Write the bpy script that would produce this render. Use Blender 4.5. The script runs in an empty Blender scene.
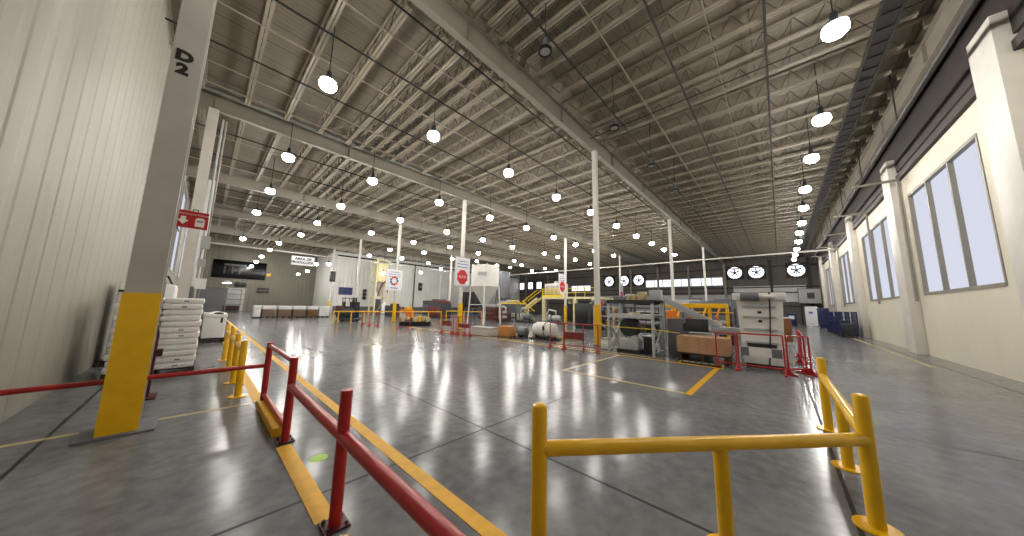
import bpy, bmesh, math, random
from mathutils import Vector, Matrix
random.seed(7)
S = bpy.context.scene
C = S.collection
PI = math.pi

# ------------------------------------------------------------------ materials
def lin(c):
    return tuple(((v/255.0)/12.92 if v/255.0 <= .04045 else ((v/255.0+.055)/1.055)**2.4) for v in c) + (1.0,)

def mat(name, rgb, rough=.5, metal=0.0, var=.10, scale=6.0, emit=0.0, bump=0.0, spec=.5):
    m = bpy.data.materials.new(name); m.use_nodes = True
    nt = m.node_tree; b = nt.nodes['Principled BSDF']
    b.inputs['Roughness'].default_value = rough
    b.inputs['Metallic'].default_value = metal
    b.inputs['Specular IOR Level'].default_value = spec
    col = lin(rgb)
    tc = nt.nodes.new('ShaderNodeTexCoord')
    nz = nt.nodes.new('ShaderNodeTexNoise'); nz.inputs['Scale'].default_value = scale
    nz.inputs['Detail'].default_value = 4
    nt.links.new(tc.outputs['Object'], nz.inputs['Vector'])
    rp = nt.nodes.new('ShaderNodeValToRGB')
    rp.color_ramp.elements[0].position = .3; rp.color_ramp.elements[1].position = .7
    rp.color_ramp.elements[0].color = tuple(v*(1-var) for v in col[:3])+(1,)
    rp.color_ramp.elements[1].color = tuple(min(1, v*(1+var)) for v in col[:3])+(1,)
    nt.links.new(nz.outputs['Fac'], rp.inputs['Fac'])
    nt.links.new(rp.outputs['Color'], b.inputs['Base Color'])
    if emit:
        b.inputs['Emission Color'].default_value = col
        b.inputs['Emission Strength'].default_value = emit
    if bump:
        bp = nt.nodes.new('ShaderNodeBump'); bp.inputs['Strength'].default_value = bump
        nt.links.new(nz.outputs['Fac'], bp.inputs['Height'])
        nt.links.new(bp.outputs['Normal'], b.inputs['Normal'])
    return m

def emis(name, rgb, strength):
    m = bpy.data.materials.new(name); m.use_nodes = True
    nt = m.node_tree; nt.nodes.clear()
    e = nt.nodes.new('ShaderNodeEmission'); o = nt.nodes.new('ShaderNodeOutputMaterial')
    e.inputs['Color'].default_value = lin(rgb); e.inputs['Strength'].default_value = strength
    nt.links.new(e.outputs[0], o.inputs['Surface'])
    return m

def ribbed(name, rgb, axis, period, rough=.55, depth=.6, line=.0, dark=.55, metal=0.0):
    """sheet-metal siding / deck: bump ribs (and thin seams) along one world axis"""
    m = mat(name, rgb, rough, metal, .07, .35)
    nt = m.node_tree; b = nt.nodes['Principled BSDF']
    g = nt.nodes.new('ShaderNodeNewGeometry')
    sx = nt.nodes.new('ShaderNodeSeparateXYZ'); nt.links.new(g.outputs['Position'], sx.inputs[0])
    def mth(op, a, v=None):
        n = nt.nodes.new('ShaderNodeMath'); n.operation = op
        nt.links.new(a, n.inputs[0])
        if v is not None: n.inputs[1].default_value = v
        return n.outputs[0]
    s = sx.outputs['XYZ'.index(axis)]
    fr = mth('FRACT', mth('DIVIDE', s, period))
    tri = mth('ABSOLUTE', mth('SUBTRACT', fr, .5))
    mr = nt.nodes.new('ShaderNodeMapRange'); nt.links.new(tri, mr.inputs[0])
    mr.inputs[1].default_value = .12; mr.inputs[2].default_value = .25
    bp = nt.nodes.new('ShaderNodeBump'); bp.inputs['Strength'].default_value = depth; bp.inputs['Distance'].default_value = .04
    nt.links.new(mr.outputs[0], bp.inputs['Height']); nt.links.new(bp.outputs['Normal'], b.inputs['Normal'])
    if line:
        f2 = mth('FRACT', mth('DIVIDE', s, line))
        ln = mth('LESS_THAN', f2, .035)
        mx = nt.nodes.new('ShaderNodeMix'); mx.data_type = 'RGBA'
        src = b.inputs['Base Color'].links[0].from_socket
        nt.links.new(ln, mx.inputs['Factor']); nt.links.new(src, mx.inputs['A'])
        mx.inputs['B'].default_value = tuple(v*dark for v in lin(rgb)[:3])+(1,)
        nt.links.new(mx.outputs['Result'], b.inputs['Base Color'])
    return m

def concrete():
    m = bpy.data.materials.new('polished_concrete'); m.use_nodes = True
    nt = m.node_tree; b = nt.nodes['Principled BSDF']; N = nt.nodes.new; L = nt.links.new
    g = N('ShaderNodeNewGeometry'); sx = N('ShaderNodeSeparateXYZ'); L(g.outputs['Position'], sx.inputs[0])
    n1 = N('ShaderNodeTexNoise'); n1.inputs['Scale'].default_value = .55; n1.inputs['Detail'].default_value = 6
    n2 = N('ShaderNodeTexNoise'); n2.inputs['Scale'].default_value = 7; n2.inputs['Detail'].default_value = 8
    n3 = N('ShaderNodeTexNoise'); n3.inputs['Scale'].default_value = 60; n3.inputs['Detail'].default_value = 3
    for n in (n1, n2, n3): L(g.outputs['Position'], n.inputs['Vector'])
    def mth(op, a, c):
        n = N('ShaderNodeMath'); n.operation = op
        for i, v in enumerate((a, c)):
            if isinstance(v, (int, float)): n.inputs[i].default_value = v
            else: L(v, n.inputs[i])
        return n.outputs[0]
    mixv = mth('ADD', mth('ADD', mth('MULTIPLY', n1.outputs['Fac'], .5), mth('MULTIPLY', n2.outputs['Fac'], .38)), mth('MULTIPLY', n3.outputs['Fac'], .12))
    rp = N('ShaderNodeValToRGB'); L(mixv, rp.inputs['Fac'])
    rp.color_ramp.elements[0].position = .34; rp.color_ramp.elements[1].position = .66
    rp.color_ramp.elements[0].color = lin((92, 93, 95)); rp.color_ramp.elements[1].color = lin((134, 135, 136))
    # saw-cut joints
    def joint(s, off, per, w):
        f = mth('FRACT', mth('DIVIDE', mth('SUBTRACT', s, off-w/2), per), 0)
        return mth('LESS_THAN', f, w/per)
    j = mth('MAXIMUM', joint(sx.outputs[0], 2.79, 3.85, .034), joint(sx.outputs[1], 3.05, 3.38, .034))
    mx = N('ShaderNodeMix'); mx.data_type = 'RGBA'
    L(mth('MULTIPLY', j, .9), mx.inputs['Factor']); L(rp.outputs['Color'], mx.inputs['A']); mx.inputs['B'].default_value = lin((38, 37, 36))
    L(mx.outputs['Result'], b.inputs['Base Color'])
    mr = N('ShaderNodeMapRange'); L(mixv, mr.inputs[0])
    mr.inputs[1].default_value = .3; mr.inputs[2].default_value = .7; mr.inputs[3].default_value = FLOOR_R0; mr.inputs[4].default_value = FLOOR_R1
    L(mth('ADD', mr.outputs[0], mth('MULTIPLY', j, .3)), b.inputs['Roughness'])
    b.inputs['Specular IOR Level'].default_value = .11
    bp = N('ShaderNodeBump'); bp.inputs['Strength'].default_value = .05; bp.inputs['Distance'].default_value = .01
    L(n2.outputs['Fac'], bp.inputs['Height']); L(bp.outputs['Normal'], b.inputs['Normal'])
    return m

FLOOR_R0, FLOOR_R1 = .15, .21
LAMP = 135.0
M = {}
M['concrete'] = concrete()
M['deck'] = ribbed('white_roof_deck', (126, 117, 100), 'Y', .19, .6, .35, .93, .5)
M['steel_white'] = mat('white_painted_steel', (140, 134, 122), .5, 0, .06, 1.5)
M['steel_near'] = mat('grey_white_column_paint', (172, 168, 162), .45, 0, .08, 2)
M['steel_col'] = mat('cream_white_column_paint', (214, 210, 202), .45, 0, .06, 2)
M['joist'] = mat('joist_paint', (152, 143, 126), .55, 0, .08, 2)
M['joist_web'] = mat('joist_web_paint', (92, 84, 75), .55, 0, .1, 2)
M['pipe_dark'] = mat('dark_pipe', (34, 30, 29), .7, .0, .1, 3)
M['pipe_grey'] = mat('grey_pipe', (120, 122, 116), .45, .2, .1, 3)
M['yellow'] = mat('safety_yellow_paint', (236, 184, 16), .3, 0, .07, 5)
M['yellow_bright'] = mat('bright_yellow_paint', (244, 212, 36), .4, 0, .06, 5)
M['yellow_floor'] = mat('yellow_floor_paint', (226, 170, 26), .5, 0, .10, 9, spec=.3)
M['yellow_pale'] = mat('worn_yellow_floor_paint', (176, 160, 112), .4, 0, .22, 9)
M['red'] = mat('red_rail_paint', (168, 30, 30), .3, 0, .10, 6)
M['red_bright'] = mat('red_barrier_paint', (178, 30, 28), .4, 0, .10, 6)
M['maroon'] = mat('maroon_paint', (70, 12, 16), .5, 0, .15, 6)
M['siding_white'] = ribbed('white_ribbed_siding', (228, 228, 224), 'X', .6, .5, .8)
M['siding_taupe'] = ribbed('taupe_ribbed_siding', (122, 119, 106), 'X', .6, .55, .5)
M['siding_left'] = ribbed('grey_ribbed_siding', (150, 146, 134), 'Y', .6, .55, .6)
M['siding_right'] = ribbed('cream_wall_panels', (214, 208, 190), 'X', 1.2, .55, .3)
M['siding_back'] = ribbed('grey_brown_siding', (96, 90, 84), 'Y', .5, .6, .7)
M['panel_white'] = mat('white_wall_panel', (206, 206, 204), .5, 0, .05, 1)
M['dark_steel'] = mat('dark_brown_steel', (50, 42, 40), .6, .2, .12, 2)
M['black'] = mat('black_plastic', (18, 18, 20), .4, 0, .1, 8)
M['black_gloss'] = mat('black_gloss_screen', (6, 6, 8), .22, 0, .05, 2, spec=.25)
M['dark_grey'] = mat('dark_grey_machine', (56, 58, 62), .45, .2, .15, 4)
M['mid_grey'] = mat('mid_grey_paint', (104, 106, 112), .5, 0, .08, 3)
M['light_grey'] = mat('light_grey_paint', (170, 172, 172), .45, 0, .08, 3)
M['galv'] = mat('galvanised_steel', (188, 191, 189), .45, .15, .12, 9)
M['machine_white'] = mat('white_machine_paint', (222, 220, 214), .4, 0, .05, 4)
M['cream'] = mat('cream_machine_paint', (226, 216, 168), .5, 0, .07, 3)
M['bag'] = mat('white_woven_bag', (240, 239, 237), .6, 0, .07, 14, bump=.25)
M['bag_print'] = mat('grey_bag_print', (110, 112, 112), .6, 0, .2, 20)
M['wrap'] = mat('white_wrap', (232, 232, 230), .4, 0, .05, 6, bump=.2)
M['wood'] = mat('pallet_wood', (120, 88, 56), .7, 0, .2, 9)
M['wood_dark'] = mat('dark_pallet_wood', (58, 40, 28), .7, 0, .2, 9)
M['board'] = mat('brown_board', (190, 148, 112), .6, 0, .12, 5)
M['card'] = mat('brown_cardboard', (140, 96, 62), .7, 0, .1, 6)
M['card_light'] = mat('orange_cardboard', (190, 128, 66), .7, 0, .1, 6)
M['brown_load'] = mat('brown_bagged_load', (122, 98, 82), .7, 0, .2, 12)
M['blue'] = mat('blue_plastic', (22, 32, 84), .4, 0, .1, 6)
M['blue_board'] = mat('blue_notice_board', (34, 46, 130), .4, 0, .25, 3)
M['banner'] = mat('white_banner', (236, 236, 238), .55, 0, .03, 5)
M['sign_red'] = mat('red_sign_board', (176, 20, 34), .4, 0, .05, 5)
M['sign_white'] = mat('white_lettering', (236, 232, 226), .5, 0, .03, 5)
M['ink_blue'] = mat('blue_ink', (92, 104, 170), .5, 0, .1, 5)
M['ink_black'] = mat('black_ink', (14, 14, 14), .5, 0, .05, 5)
M['ink_red'] = mat('red_ink', (206, 28, 40), .5, 0, .1, 5)
M['orange'] = mat('orange_paint', (226, 120, 24), .4, 0, .1, 5)
M['rust'] = mat('rust_red_paint', (128, 50, 40), .6, 0, .2, 5)
M['lime'] = mat('lime_sticker', (168, 214, 70), .5, 0, .15, 20)
M['tape'] = mat('yellow_caution_tape', (224, 196, 60), .5, 0, .05, 5)
M['tan'] = mat('tan_scrap', (190, 176, 134), .7, 0, .2, 8)
M['lamp'] = emis('lamp_lens', (255, 250, 242), LAMP)
M['lamp_off'] = mat('grey_lamp_lens', (205, 205, 202), .25, 0, .05, 6)
M['window_day'] = emis('daylight_window', (236, 240, 250), 1.3)
M['window_soft'] = emis('frosted_daylight', (224, 228, 244), .8)
M['fan_day'] = emis('daylight_behind_fan', (240, 244, 255), 2.2)
M['strip_lamp'] = emis('strip_lamp', (255, 250, 240), 14)

# ------------------------------------------------------------------ mesh builder
class MB:
    def __init__(s): s.bm = bmesh.new()
    def _xf(s, vs, mx):
        bmesh.ops.transform(s.bm, matrix=mx, verts=vs)
    def box(s, c, d, rz=0, rx=0, ry=0, bev=0):
        r = bmesh.ops.create_cube(s.bm, size=1)
        vs = r['verts']
        mx = Matrix.Translation(c) @ Matrix.Rotation(rz, 4, 'Z') @ Matrix.Rotation(ry, 4, 'Y') @ Matrix.Rotation(rx, 4, 'X') @ Matrix.Diagonal((d[0], d[1], d[2], 1))
        s._xf(vs, mx)
        if bev:
            es = list({e for v in vs for e in v.link_edges})
            bmesh.ops.bevel(s.bm, geom=es, offset=bev, segments=2, affect='EDGES', profile=.6)
        return s
    def b2(s, lo, hi, bev=0):
        return s.box([(a+b)/2 for a, b in zip(lo, hi)], [abs(b-a) for a, b in zip(lo, hi)], bev=bev)
    def tube(s, a, b, r, n=12, r2=None, caps=True):
        a, b = Vector(a), Vector(b); d = b-a
        q = bmesh.ops.create_cone(s.bm, cap_ends=caps, segments=n, radius1=r, radius2=r if r2 is None else r2, depth=d.length)
        mx = Matrix.Translation((a+b)/2) @ d.to_track_quat('Z', 'Y').to_matrix().to_4x4()
        s._xf(q['verts'], mx)
        return s
    def path(s, pts, r, n=8):
        for a, b in zip(pts, pts[1:]): s.tube(a, b, r, n)
        for p in pts[1:-1]: s.ball(p, r, n)
        return s
    def ball(s, c, r, n=10, sc=(1, 1, 1)):
        q = bmesh.ops.create_uvsphere(s.bm, u_segments=n, v_segments=max(4, n//2), radius=r)
        s._xf(q['verts'], Matrix.Translation(c) @ Matrix.Diagonal((sc[0], sc[1], sc[2], 1)))
        return s
    def bar(s, a, b, w, h):
        """rectangular bar from a to b, w across (horizontal), h along the up side"""
        a, b = Vector(a), Vector(b); d = b-a
        q = bmesh.ops.create_cube(s.bm, size=1)
        y = d.normalized(); up = Vector((0, 0, 1)) if abs(y.z) < .98 else Vector((1, 0, 0))
        x = y.cross(up).normalized(); z = x.cross(y)
        R = Matrix((x, y, z)).transposed().to_4x4()
        s._xf(q['verts'], Matrix.Translation((a+b)/2) @ R @ Matrix.Diagonal((w, d.length, h, 1)))
        return s
    def lathe(s, prof, c=(0, 0, 0), n=24, axis='Z'):
        rings = []
        for r, z in prof:
            ring = []
            for k in range(n):
                t = 2*PI*k/n
                p = Vector((r*math.cos(t), r*math.sin(t), z))
                if axis == 'Y': p = Vector((p.x, p.z, p.y))
                if axis == 'X': p = Vector((p.z, p.x, p.y))
                ring.append(s.bm.verts.new(p+Vector(c)))
            rings.append(ring)
        for A, B in zip(rings, rings[1:]):
            for k in range(n):
                try: s.bm.faces.new((A[k], A[(k+1) % n], B[(k+1) % n], B[k]))
                except ValueError: pass
        for rg in (() if tuple(prof[0]) == tuple(prof[-1]) else (rings[0], rings[-1])):
            try: s.bm.faces.new(rg)
            except ValueError: pass
        return s
    def prism(s, pts, lo, hi, axis='Z'):
        """polygon pts (2-D) extruded between lo and hi on axis"""
        def P(u, v, w): return {'Z': (u, v, w), 'Y': (u, w, v), 'X': (w, u, v)}[axis]
        A = [s.bm.verts.new(P(u, v, lo)) for u, v in pts]; B = [s.bm.verts.new(P(u, v, hi)) for u, v in pts]
        s.bm.faces.new(A); s.bm.faces.new(B)
        n = len(pts)
        for k in range(n): s.bm.faces.new((A[k], A[(k+1) % n], B[(k+1) % n], B[k]))
        return s
    def mesh(s, name, m, smooth=True):
        bmesh.ops.recalc_face_normals(s.bm, faces=s.bm.faces)
        me = bpy.data.meshes.new(name)
        s.bm.to_mesh(me); s.bm.free()
        me.materials.append(m)
        if smooth:
            for p in me.polygons: p.use_smooth = True
            try: me.set_sharp_from_angle(angle=math.radians(38))
            except Exception: pass
        return me
    def build(s, name, m, parent=None, loc=(0, 0, 0), rz=0, smooth=True):
        o = bpy.data.objects.new(name, s.mesh(name, m, smooth)); C.objects.link(o)
        o.location = loc; o.rotation_euler = (0, 0, rz)
        if parent is not None: o.parent = parent
        return o

def tag(o, label, cat, group=None, kind=None):
    if label: o['label'] = label
    if cat: o['category'] = cat
    if group: o['group'] = group
    if kind: o['kind'] = kind
    return o
def thing(name, label, cat, loc=(0, 0, 0), rz=0, group=None):
    o = bpy.data.objects.new(name, None); C.objects.link(o)
    o.empty_display_size = .2
    o.location = loc; o.rotation_euler = (0, 0, rz)
    return tag(o, label, cat, group)
def struct(name, mb, m, loc=(0, 0, 0), label=None):
    o = mb.build(name, m, loc=loc); o['kind'] = 'structure'
    if label: o['label'] = label
    return o
def dup(root, loc=None, rz=None, label=None, group=None):
    def cp(o, par):
        c = o.copy(); C.objects.link(c)
        if par is not None: c.parent = par
        for ch in list(o.children): cp(ch, c)
        return c
    r = cp(root, None)
    if loc is not None: r.location = loc
    if rz is not None: r.rotation_euler = (0, 0, rz)
    if label: r['label'] = label
    if group: r['group'] = group
    return r
def text(name, body, size, m, parent, loc, rot, extrude=.004, sx=1.0, align='CENTER', bold=0.0):
    cu = bpy.data.curves.new(name, 'FONT'); cu.body = body; cu.size = size; cu.extrude = extrude; cu.offset = bold
    cu.align_x = align; cu.align_y = 'CENTER'; cu.resolution_u = 3
    tmp = bpy.data.objects.new('tmp_text', cu); C.objects.link(tmp)
    dg = bpy.context.evaluated_depsgraph_get(); dg.update()
    me = bpy.data.meshes.new_from_object(tmp.evaluated_get(dg))
    bpy.data.objects.remove(tmp); bpy.data.curves.remove(cu)
    me.materials.clear(); me.materials.append(m)
    o = bpy.data.objects.new(name, me); C.objects.link(o)
    o.parent = parent; o.location = loc; o.rotation_euler = rot; o.scale = (sx, 1, 1)
    return o
ORD = ['first', 'second', 'third', 'fourth', 'fifth', 'sixth', 'seventh', 'eighth', 'ninth', 'tenth', 'eleventh', 'twelfth', 'thirteenth', 'fourteenth', 'fifteenth']

# ------------------------------------------------------------------ the shell
XL, XB, YR, YF = -1.6, 58.0, -4.4, 63.0       # side wall by the walkway, fan wall, windowed wall, far wall
ZD = 10.45                                     # underside of the roof deck
struct('floor', MB().b2((XL-.3, YR-.3, -.25), (XB+.3, YF+.3, 0)), M['concrete'])
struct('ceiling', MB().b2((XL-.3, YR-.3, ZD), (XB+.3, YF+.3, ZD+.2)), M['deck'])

# wall with the slanting light panels beside the walkway (XL)
LW = [(24.2, 32.6, 3.45, 9.3), (37.5, 50.0, 3.45, 9.3)]
w = MB()
ys = [YR-.3] + [v for a in LW for v in a[:2]] + [YF+.3]
for a, b in zip(ys[0::2], ys[1::2]): w.b2((XL-.3, a, 0), (XL, b, ZD))
for a in LW:
    w.b2((XL-.3, a[0], 0), (XL, a[1], a[2])); w.b2((XL-.3, a[0], a[3]), (XL, a[1], ZD))
struct('wall_left', w, M['siding_left'])
for i, a in enumerate(LW):
    o = struct('window_%d' % (i+1), MB().b2((XL-.14, a[0], a[2]), (XL-.08, a[1], a[3])), M['window_soft'])
    f = MB()
    for y in (a[0]+.05, (a[0]+a[1])/2, a[1]-.05): f.b2((XL-.12, y-.05, a[2]), (XL+.03, y+.05, a[3]))
    for z in (a[2]+.05, a[3]-.05): f.b2((XL-.12, a[0], z-.05), (XL+.03, a[1], z+.05))
    f.build('window_frame', M['steel_white'], o)

# windowed wall on the other side (YR)
RW = [(4.6, 10.4), (14.2, 20.0), (22.3, 29.6), (33.6, 39.6), (44.4, 50.2)]
ZS, ZT = 2.45, 6.7
w = MB()
xs = [XL-.3] + [v for a in RW for v in a] + [XB+.3]
for a, b in zip(xs[0::2], xs[1::2]): w.b2((a, YR-.3, 0), (b, YR, ZD))
for a in RW:
    w.b2((a[0], YR-.3, 0), (a[1], YR, ZS)); w.b2((a[0], YR-.3, ZT), (a[1], YR, ZD))
struct('wall_right', w, M['siding_right'])
for i, a in enumerate(RW):
    o = struct('window_%d' % (i+3), MB().b2((a[0], YR-.16, ZS), (a[1], YR-.1, ZT)), M['window_soft'])
    f = MB()
    n = 3
    for k in range(n+1):
        x = a[0]+(a[1]-a[0])*k/n; f.b2((x-.04, YR-.13, ZS), (x+.04, YR+.02, ZT))
    for z in (ZS+.04, ZT-.04): f.b2((a[0], YR-.13, z-.05), (a[1], YR+.03, z+.05))
    f.build('window_frame', M['steel_white'], o)
for i, x in enumerate((2.5, 12.3, 21.2, 31.6, 42.2, 52.5)):
    struct('trim_%d' % (i+1), MB().b2((x-.55, YR, 0), (x+.55, YR+.32, 8.6), bev=.03), M['steel_col'], label='cream pilaster between the window panels')
struct('trim_7', MB().b2((XL, YR, 7.55), (XB, YR+.12, 7.8)), M['dark_steel'])
struct('trim_8', MB().b2((XL, YR, 7.95), (XB, YR+.08, 10.4)), M['dark_steel'])

# fan wall (XB): dark upper siding, a long window strip, pale lower panels
BW = [(6.5, 18.6, 5.7, 7.15), (30.2, 35.0, 5.3, 6.6)]
w = MB()
ys = [YR-.3, 6.5, 18.6, 30.2, 35.0, YF+.3]
for a, b in zip(ys[0::2], ys[1::2]): w.b2((XB, a, 0), (XB+.3, b, ZD))
for a in BW:
    w.b2((XB, a[0], 0), (XB+.3, a[1], a[2])); w.b2((XB, a[0], a[3]), (XB+.3, a[1], ZD))
struct('wall_back', w, M['siding_back'])
for i, a in enumerate(BW):
    o = struct('window_%d' % (i+8), MB().b2((XB+.1, a[0], a[2]), (XB+.16, a[1], a[3])), M['window_day'])
    f = MB(); n = int((a[1]-a[0])/1.5)
    for k in range(n+1):
        y = a[0]+(a[1]-a[0])*k/n; f.b2((XB-.02, y-.05, a[2]), (XB+.12, y+.05, a[3]))
    for z in (a[2]+.04, a[3]-.04): f.b2((XB-.02, a[0], z-.05), (XB+.12, a[1], z+.05))
    f.build('window_frame', M['light_grey'], o)
struct('trim_9', MB().b2((XB-.06, -3.0, 3.1), (XB, 5.2, 5.5)), M['panel_white'])
struct('trim_10', MB().b2((XB-.05, 5.6, 2.6), (XB, 30, 4.2)), M['light_grey'])
for i, z in enumerate((2.4, 4.4, 5.2, 8.3)):
    struct('trim_%d' % (11+i), MB().b2((XB-.22, YR, z), (XB-.06, YF, z+.16)), M['dark_steel'])
for i, y in enumerate((-3.4, .6, 6.2, 11.3, 16.3, 21.3, 28.2, 36.5, 41.5, 48.5)):
    struct('trim_%d' % (15+i), MB().b2((XB-.36, y-.15, 0), (XB-.07, y+.15, 9.4)), M['steel_white'] if y > 5 else M['dark_steel'])

# far wall (YF)
XS, YW = 14.0, 51.0
struct('wall_far_taupe', MB().b2((XL-.3, YF, 0), (XS, YF+.3, ZD)), M['siding_taupe'])
struct('wall_far_white', MB().b2((XS, YW, 0), (XB+.3, YF+.3, ZD)), M['siding_white'])
struct('trim_26', MB().b2((XS, YW-.05, 0), (XB, YW, 1.1)), M['mid_grey'])
struct('trim_27', MB().b2((XS, YW-.12, 9.0), (XB, YW, 9.25)), M['dark_steel'])

# ------------------------------------------------------------------ roof steel
GY = [-3.98, 6.2, 16.3, 26.4, 36.5, 46.6, 56.7]
for y in GY:
    g = MB()
    g.b2((XL, y-.11, 9.3), (XB, y+.11, 9.335)); g.b2((XL, y-.015, 9.335), (XB, y+.015, 10.06)); g.b2((XL, y-.11, 10.06), (XB, y+.11, 10.09))
    for k in range(12):
        x = -.5 + k*5.0; g.b2((x-.008, y-.1, 9.335), (x+.008, y+.1, 10.06))
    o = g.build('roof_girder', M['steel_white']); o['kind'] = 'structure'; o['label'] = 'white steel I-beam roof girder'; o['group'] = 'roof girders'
jx = [-.9, .4, 1.7, 3.0, 4.2, 4.82, 5.42, 5.95, 6.54, 7.18]
while jx[-1] < 56.5: jx.append(jx[-1]+1.3)
def joist_meshes(L):
    """open-web joist along +Y, y from 0 to L, local z 0 = girder top"""
    t = MB()
    for dx in (-.045, .045): t.b2((dx-.03, .02, .28), (dx+.03, L-.02, .345))
    for y in (.02, L-.2): t.b2((-.07, y, .0), (.07, y+.18, .28))
    b = MB()
    for dx in (-.048, .048): b.b2((dx-.036, .62, -.36), (dx+.036, L-.62, -.30))
    w = MB(); n = int(round((L-1.3)/.68)); s = (L-1.3)/n
    w.tube((0, .2, .26), (0, .66, -.33), .014, 5)
    for k in range(n):
        y = .65+k*s
        w.tube((0, y, -.33), (0, y+s/2, .3), .014, 5); w.tube((0, y+s/2, .3), (0, y+s, -.33), .014, 5)
    w.tube((0, L-.2, .26), (0, L-.66, -.33), .014, 5)
    return t.mesh('top_chord', M['joist']), b.mesh('bottom_chord', M['joist']), w.mesh('web', M['joist_web'])
for bay in range(6):
    y0 = GY[bay]; L = GY[bay+1]-y0
    if bay == 0: jm0 = joist_meshes(L)
    if bay == 1: jm1 = joist_meshes(L)
    tm, bm_, wm = jm0 if bay == 0 else jm1
    for x in jx:
        r = bpy.data.objects.new('roof_joist', tm); C.objects.link(r); r.location = (x, y0, 10.09)
        r['kind'] = 'structure'; r['label'] = 'open-web steel roof joist'; r['group'] = 'roof joists, bay %d' % (bay+1)
        for nm, me in (('bottom_chord', bm_), ('web', wm)):
            c = bpy.data.objects.new(nm, me); C.objects.link(c); c.parent = r
# sprinkler pipes and bridging lines run along X through the joists
def xpipe(name, y, z, r, m, label, cat, x0=XL, x1=XB-.4, hang=0, group=None):
    p = MB().tube((x0, y, z), (x1, y, z), r, 8)
    o = p.build(name, m); tag(o, label, cat, group)
    return o
for i, (y, z, r, lb) in enumerate([(-.3, 9.66, .032, 'dark sprinkler pipe under the joists nearest the windowed wall'),
        (2.0, 9.66, .032, 'dark sprinkler pipe under the joists, second from the windowed wall'),
        (4.45, 9.66, .032, 'dark sprinkler pipe beside the unlit lamps'),
        (6.95, 9.63, .03, 'dark sprinkler pipe close beyond the first girder'),
        (9.3, 9.66, .03, 'dark sprinkler pipe above the lamp row beyond the first girder'),
        (12.3, 9.63, .028, 'dark sprinkler pipe midway between first and second girders'),
        (18.9, 9.63, .032, 'dark sprinkler pipe just past the second girder'),
        (22.2, 9.63, .032, 'dark sprinkler pipe midway between second and third girders'),
        (28.8, 9.63, .032, 'dark sprinkler pipe just past the third girder'),
        (33.0, 9.63, .032, 'dark sprinkler pipe midway between third and fourth girders'),
        (39.6, 9.63, .032, 'dark sprinkler pipe just past the fourth girder'),
        (49.5, 9.63, .032, 'dark sprinkler pipe in the farthest roof bays')]):
    xpipe('hanging_sprinkler_pipe', y, z, r, M['pipe_dark'], lb, 'pipe', group='sprinkler pipes')
for y in (.9, 3.3, 8.0, 10.6, 13.6, 15.0, 19.8, 24.0, 31.0, 34.6, 41.5, 44):
    o = MB().b2((XL, y-.015, 9.70), (XB, y+.015, 9.74)).build('joist_bridging', M['joist']); o['kind'] = 'structure'; o['label'] = 'thin bridging angle across the joists'
xpipe('water_main_pipe', 15.85, 10.02-.1, .11, M['pipe_grey'], 'large grey water main hung along the second girder', 'pipe')
xpipe('hanging_conduit', 36.3-.17, 6.62, .05, M['steel_col'], 'pale conduit strung across the far aisle above the hanging area sign', 'pipe', XL, 26)
o = MB().tube((40.7, YR+.1, 7.7), (40.7, 46, 7.7), .09, 8).build('hanging_main_pipe', M['steel_col']); tag(o, 'long white main pipe crossing before the round fans and window strip', 'pipe')
o = MB().tube((11.7, YR+.1, 9.606), (11.7, 6.0, 9.606), .02, 8).build('hanging_conduit', M['pipe_dark']); tag(o, 'dark conduit crossing under the joists from the windowed wall to the first girder', 'pipe')
# cable tray beside the windowed wall
t = thing('cable_tray', 'dark ladder cable tray running along the windowed wall under the roof', 'cable tray', (0, -2.72, 9.45))
MB().b2((XL, -.22, 0), (XB-.4, -.17, .12)).build('side_rail', M['pipe_dark'], t)
MB().b2((XL, .17, 0), (XB-.4, .22, .12)).build('side_rail', M['pipe_dark'], t)
RUNG = MB().b2((0, -.17, .02), (.06, .17, .06)).mesh('rung', M['pipe_dark'])
for k in range(97):
    o = bpy.data.objects.new('rung', RUNG); C.objects.link(o); o.parent = t; o.location = (XL+.3+k*.605, 0, 0)
MB().b2((XL, -.17, .06), (XB-.4, .17, .068)).build('pan', M['pipe_dark'], t)
for dy in (-.1, 0, .09): MB().tube((XL, dy, .095), (XB-.4, dy, .098), .033, 6).build('cable', M['pipe_dark'], t)
t = thing('crane_rail', 'dark pipe rail hung low beside the window pilasters', 'rail', (0, -3.55, 8.3))
MB().tube((8, 0, 0), (XB-.5, 0, 0), .07, 8).build('rail', M['pipe_dark'], t)
for x in range(10, 57, 6): MB().tube((x, 0, .05), (x, 0, 2.1), .02, 6).build('hanger', M['pipe_dark'], t)
for i, (x, z) in enumerate(((20.2, 7.5), (26.4, 7.6), (32.4, 7.6), (38.4, 7.6), (44.4, 7.6))):
    t = thing('vent_pipe', 'white L-shaped pipe arm reaching in from the windowed wall, %s along from the viewer' % ORD[i], 'pipe', (x, YR+.12, 0), group='white wall pipe arms')
    MB().tube((0, .06, 2.2), (0, .06, z), .05, 8).build('riser', M['steel_white'], t)
    MB().tube((0, .0, z), (0, 1.35, z), .06, 8).build('arm', M['steel_white'], t)

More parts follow.
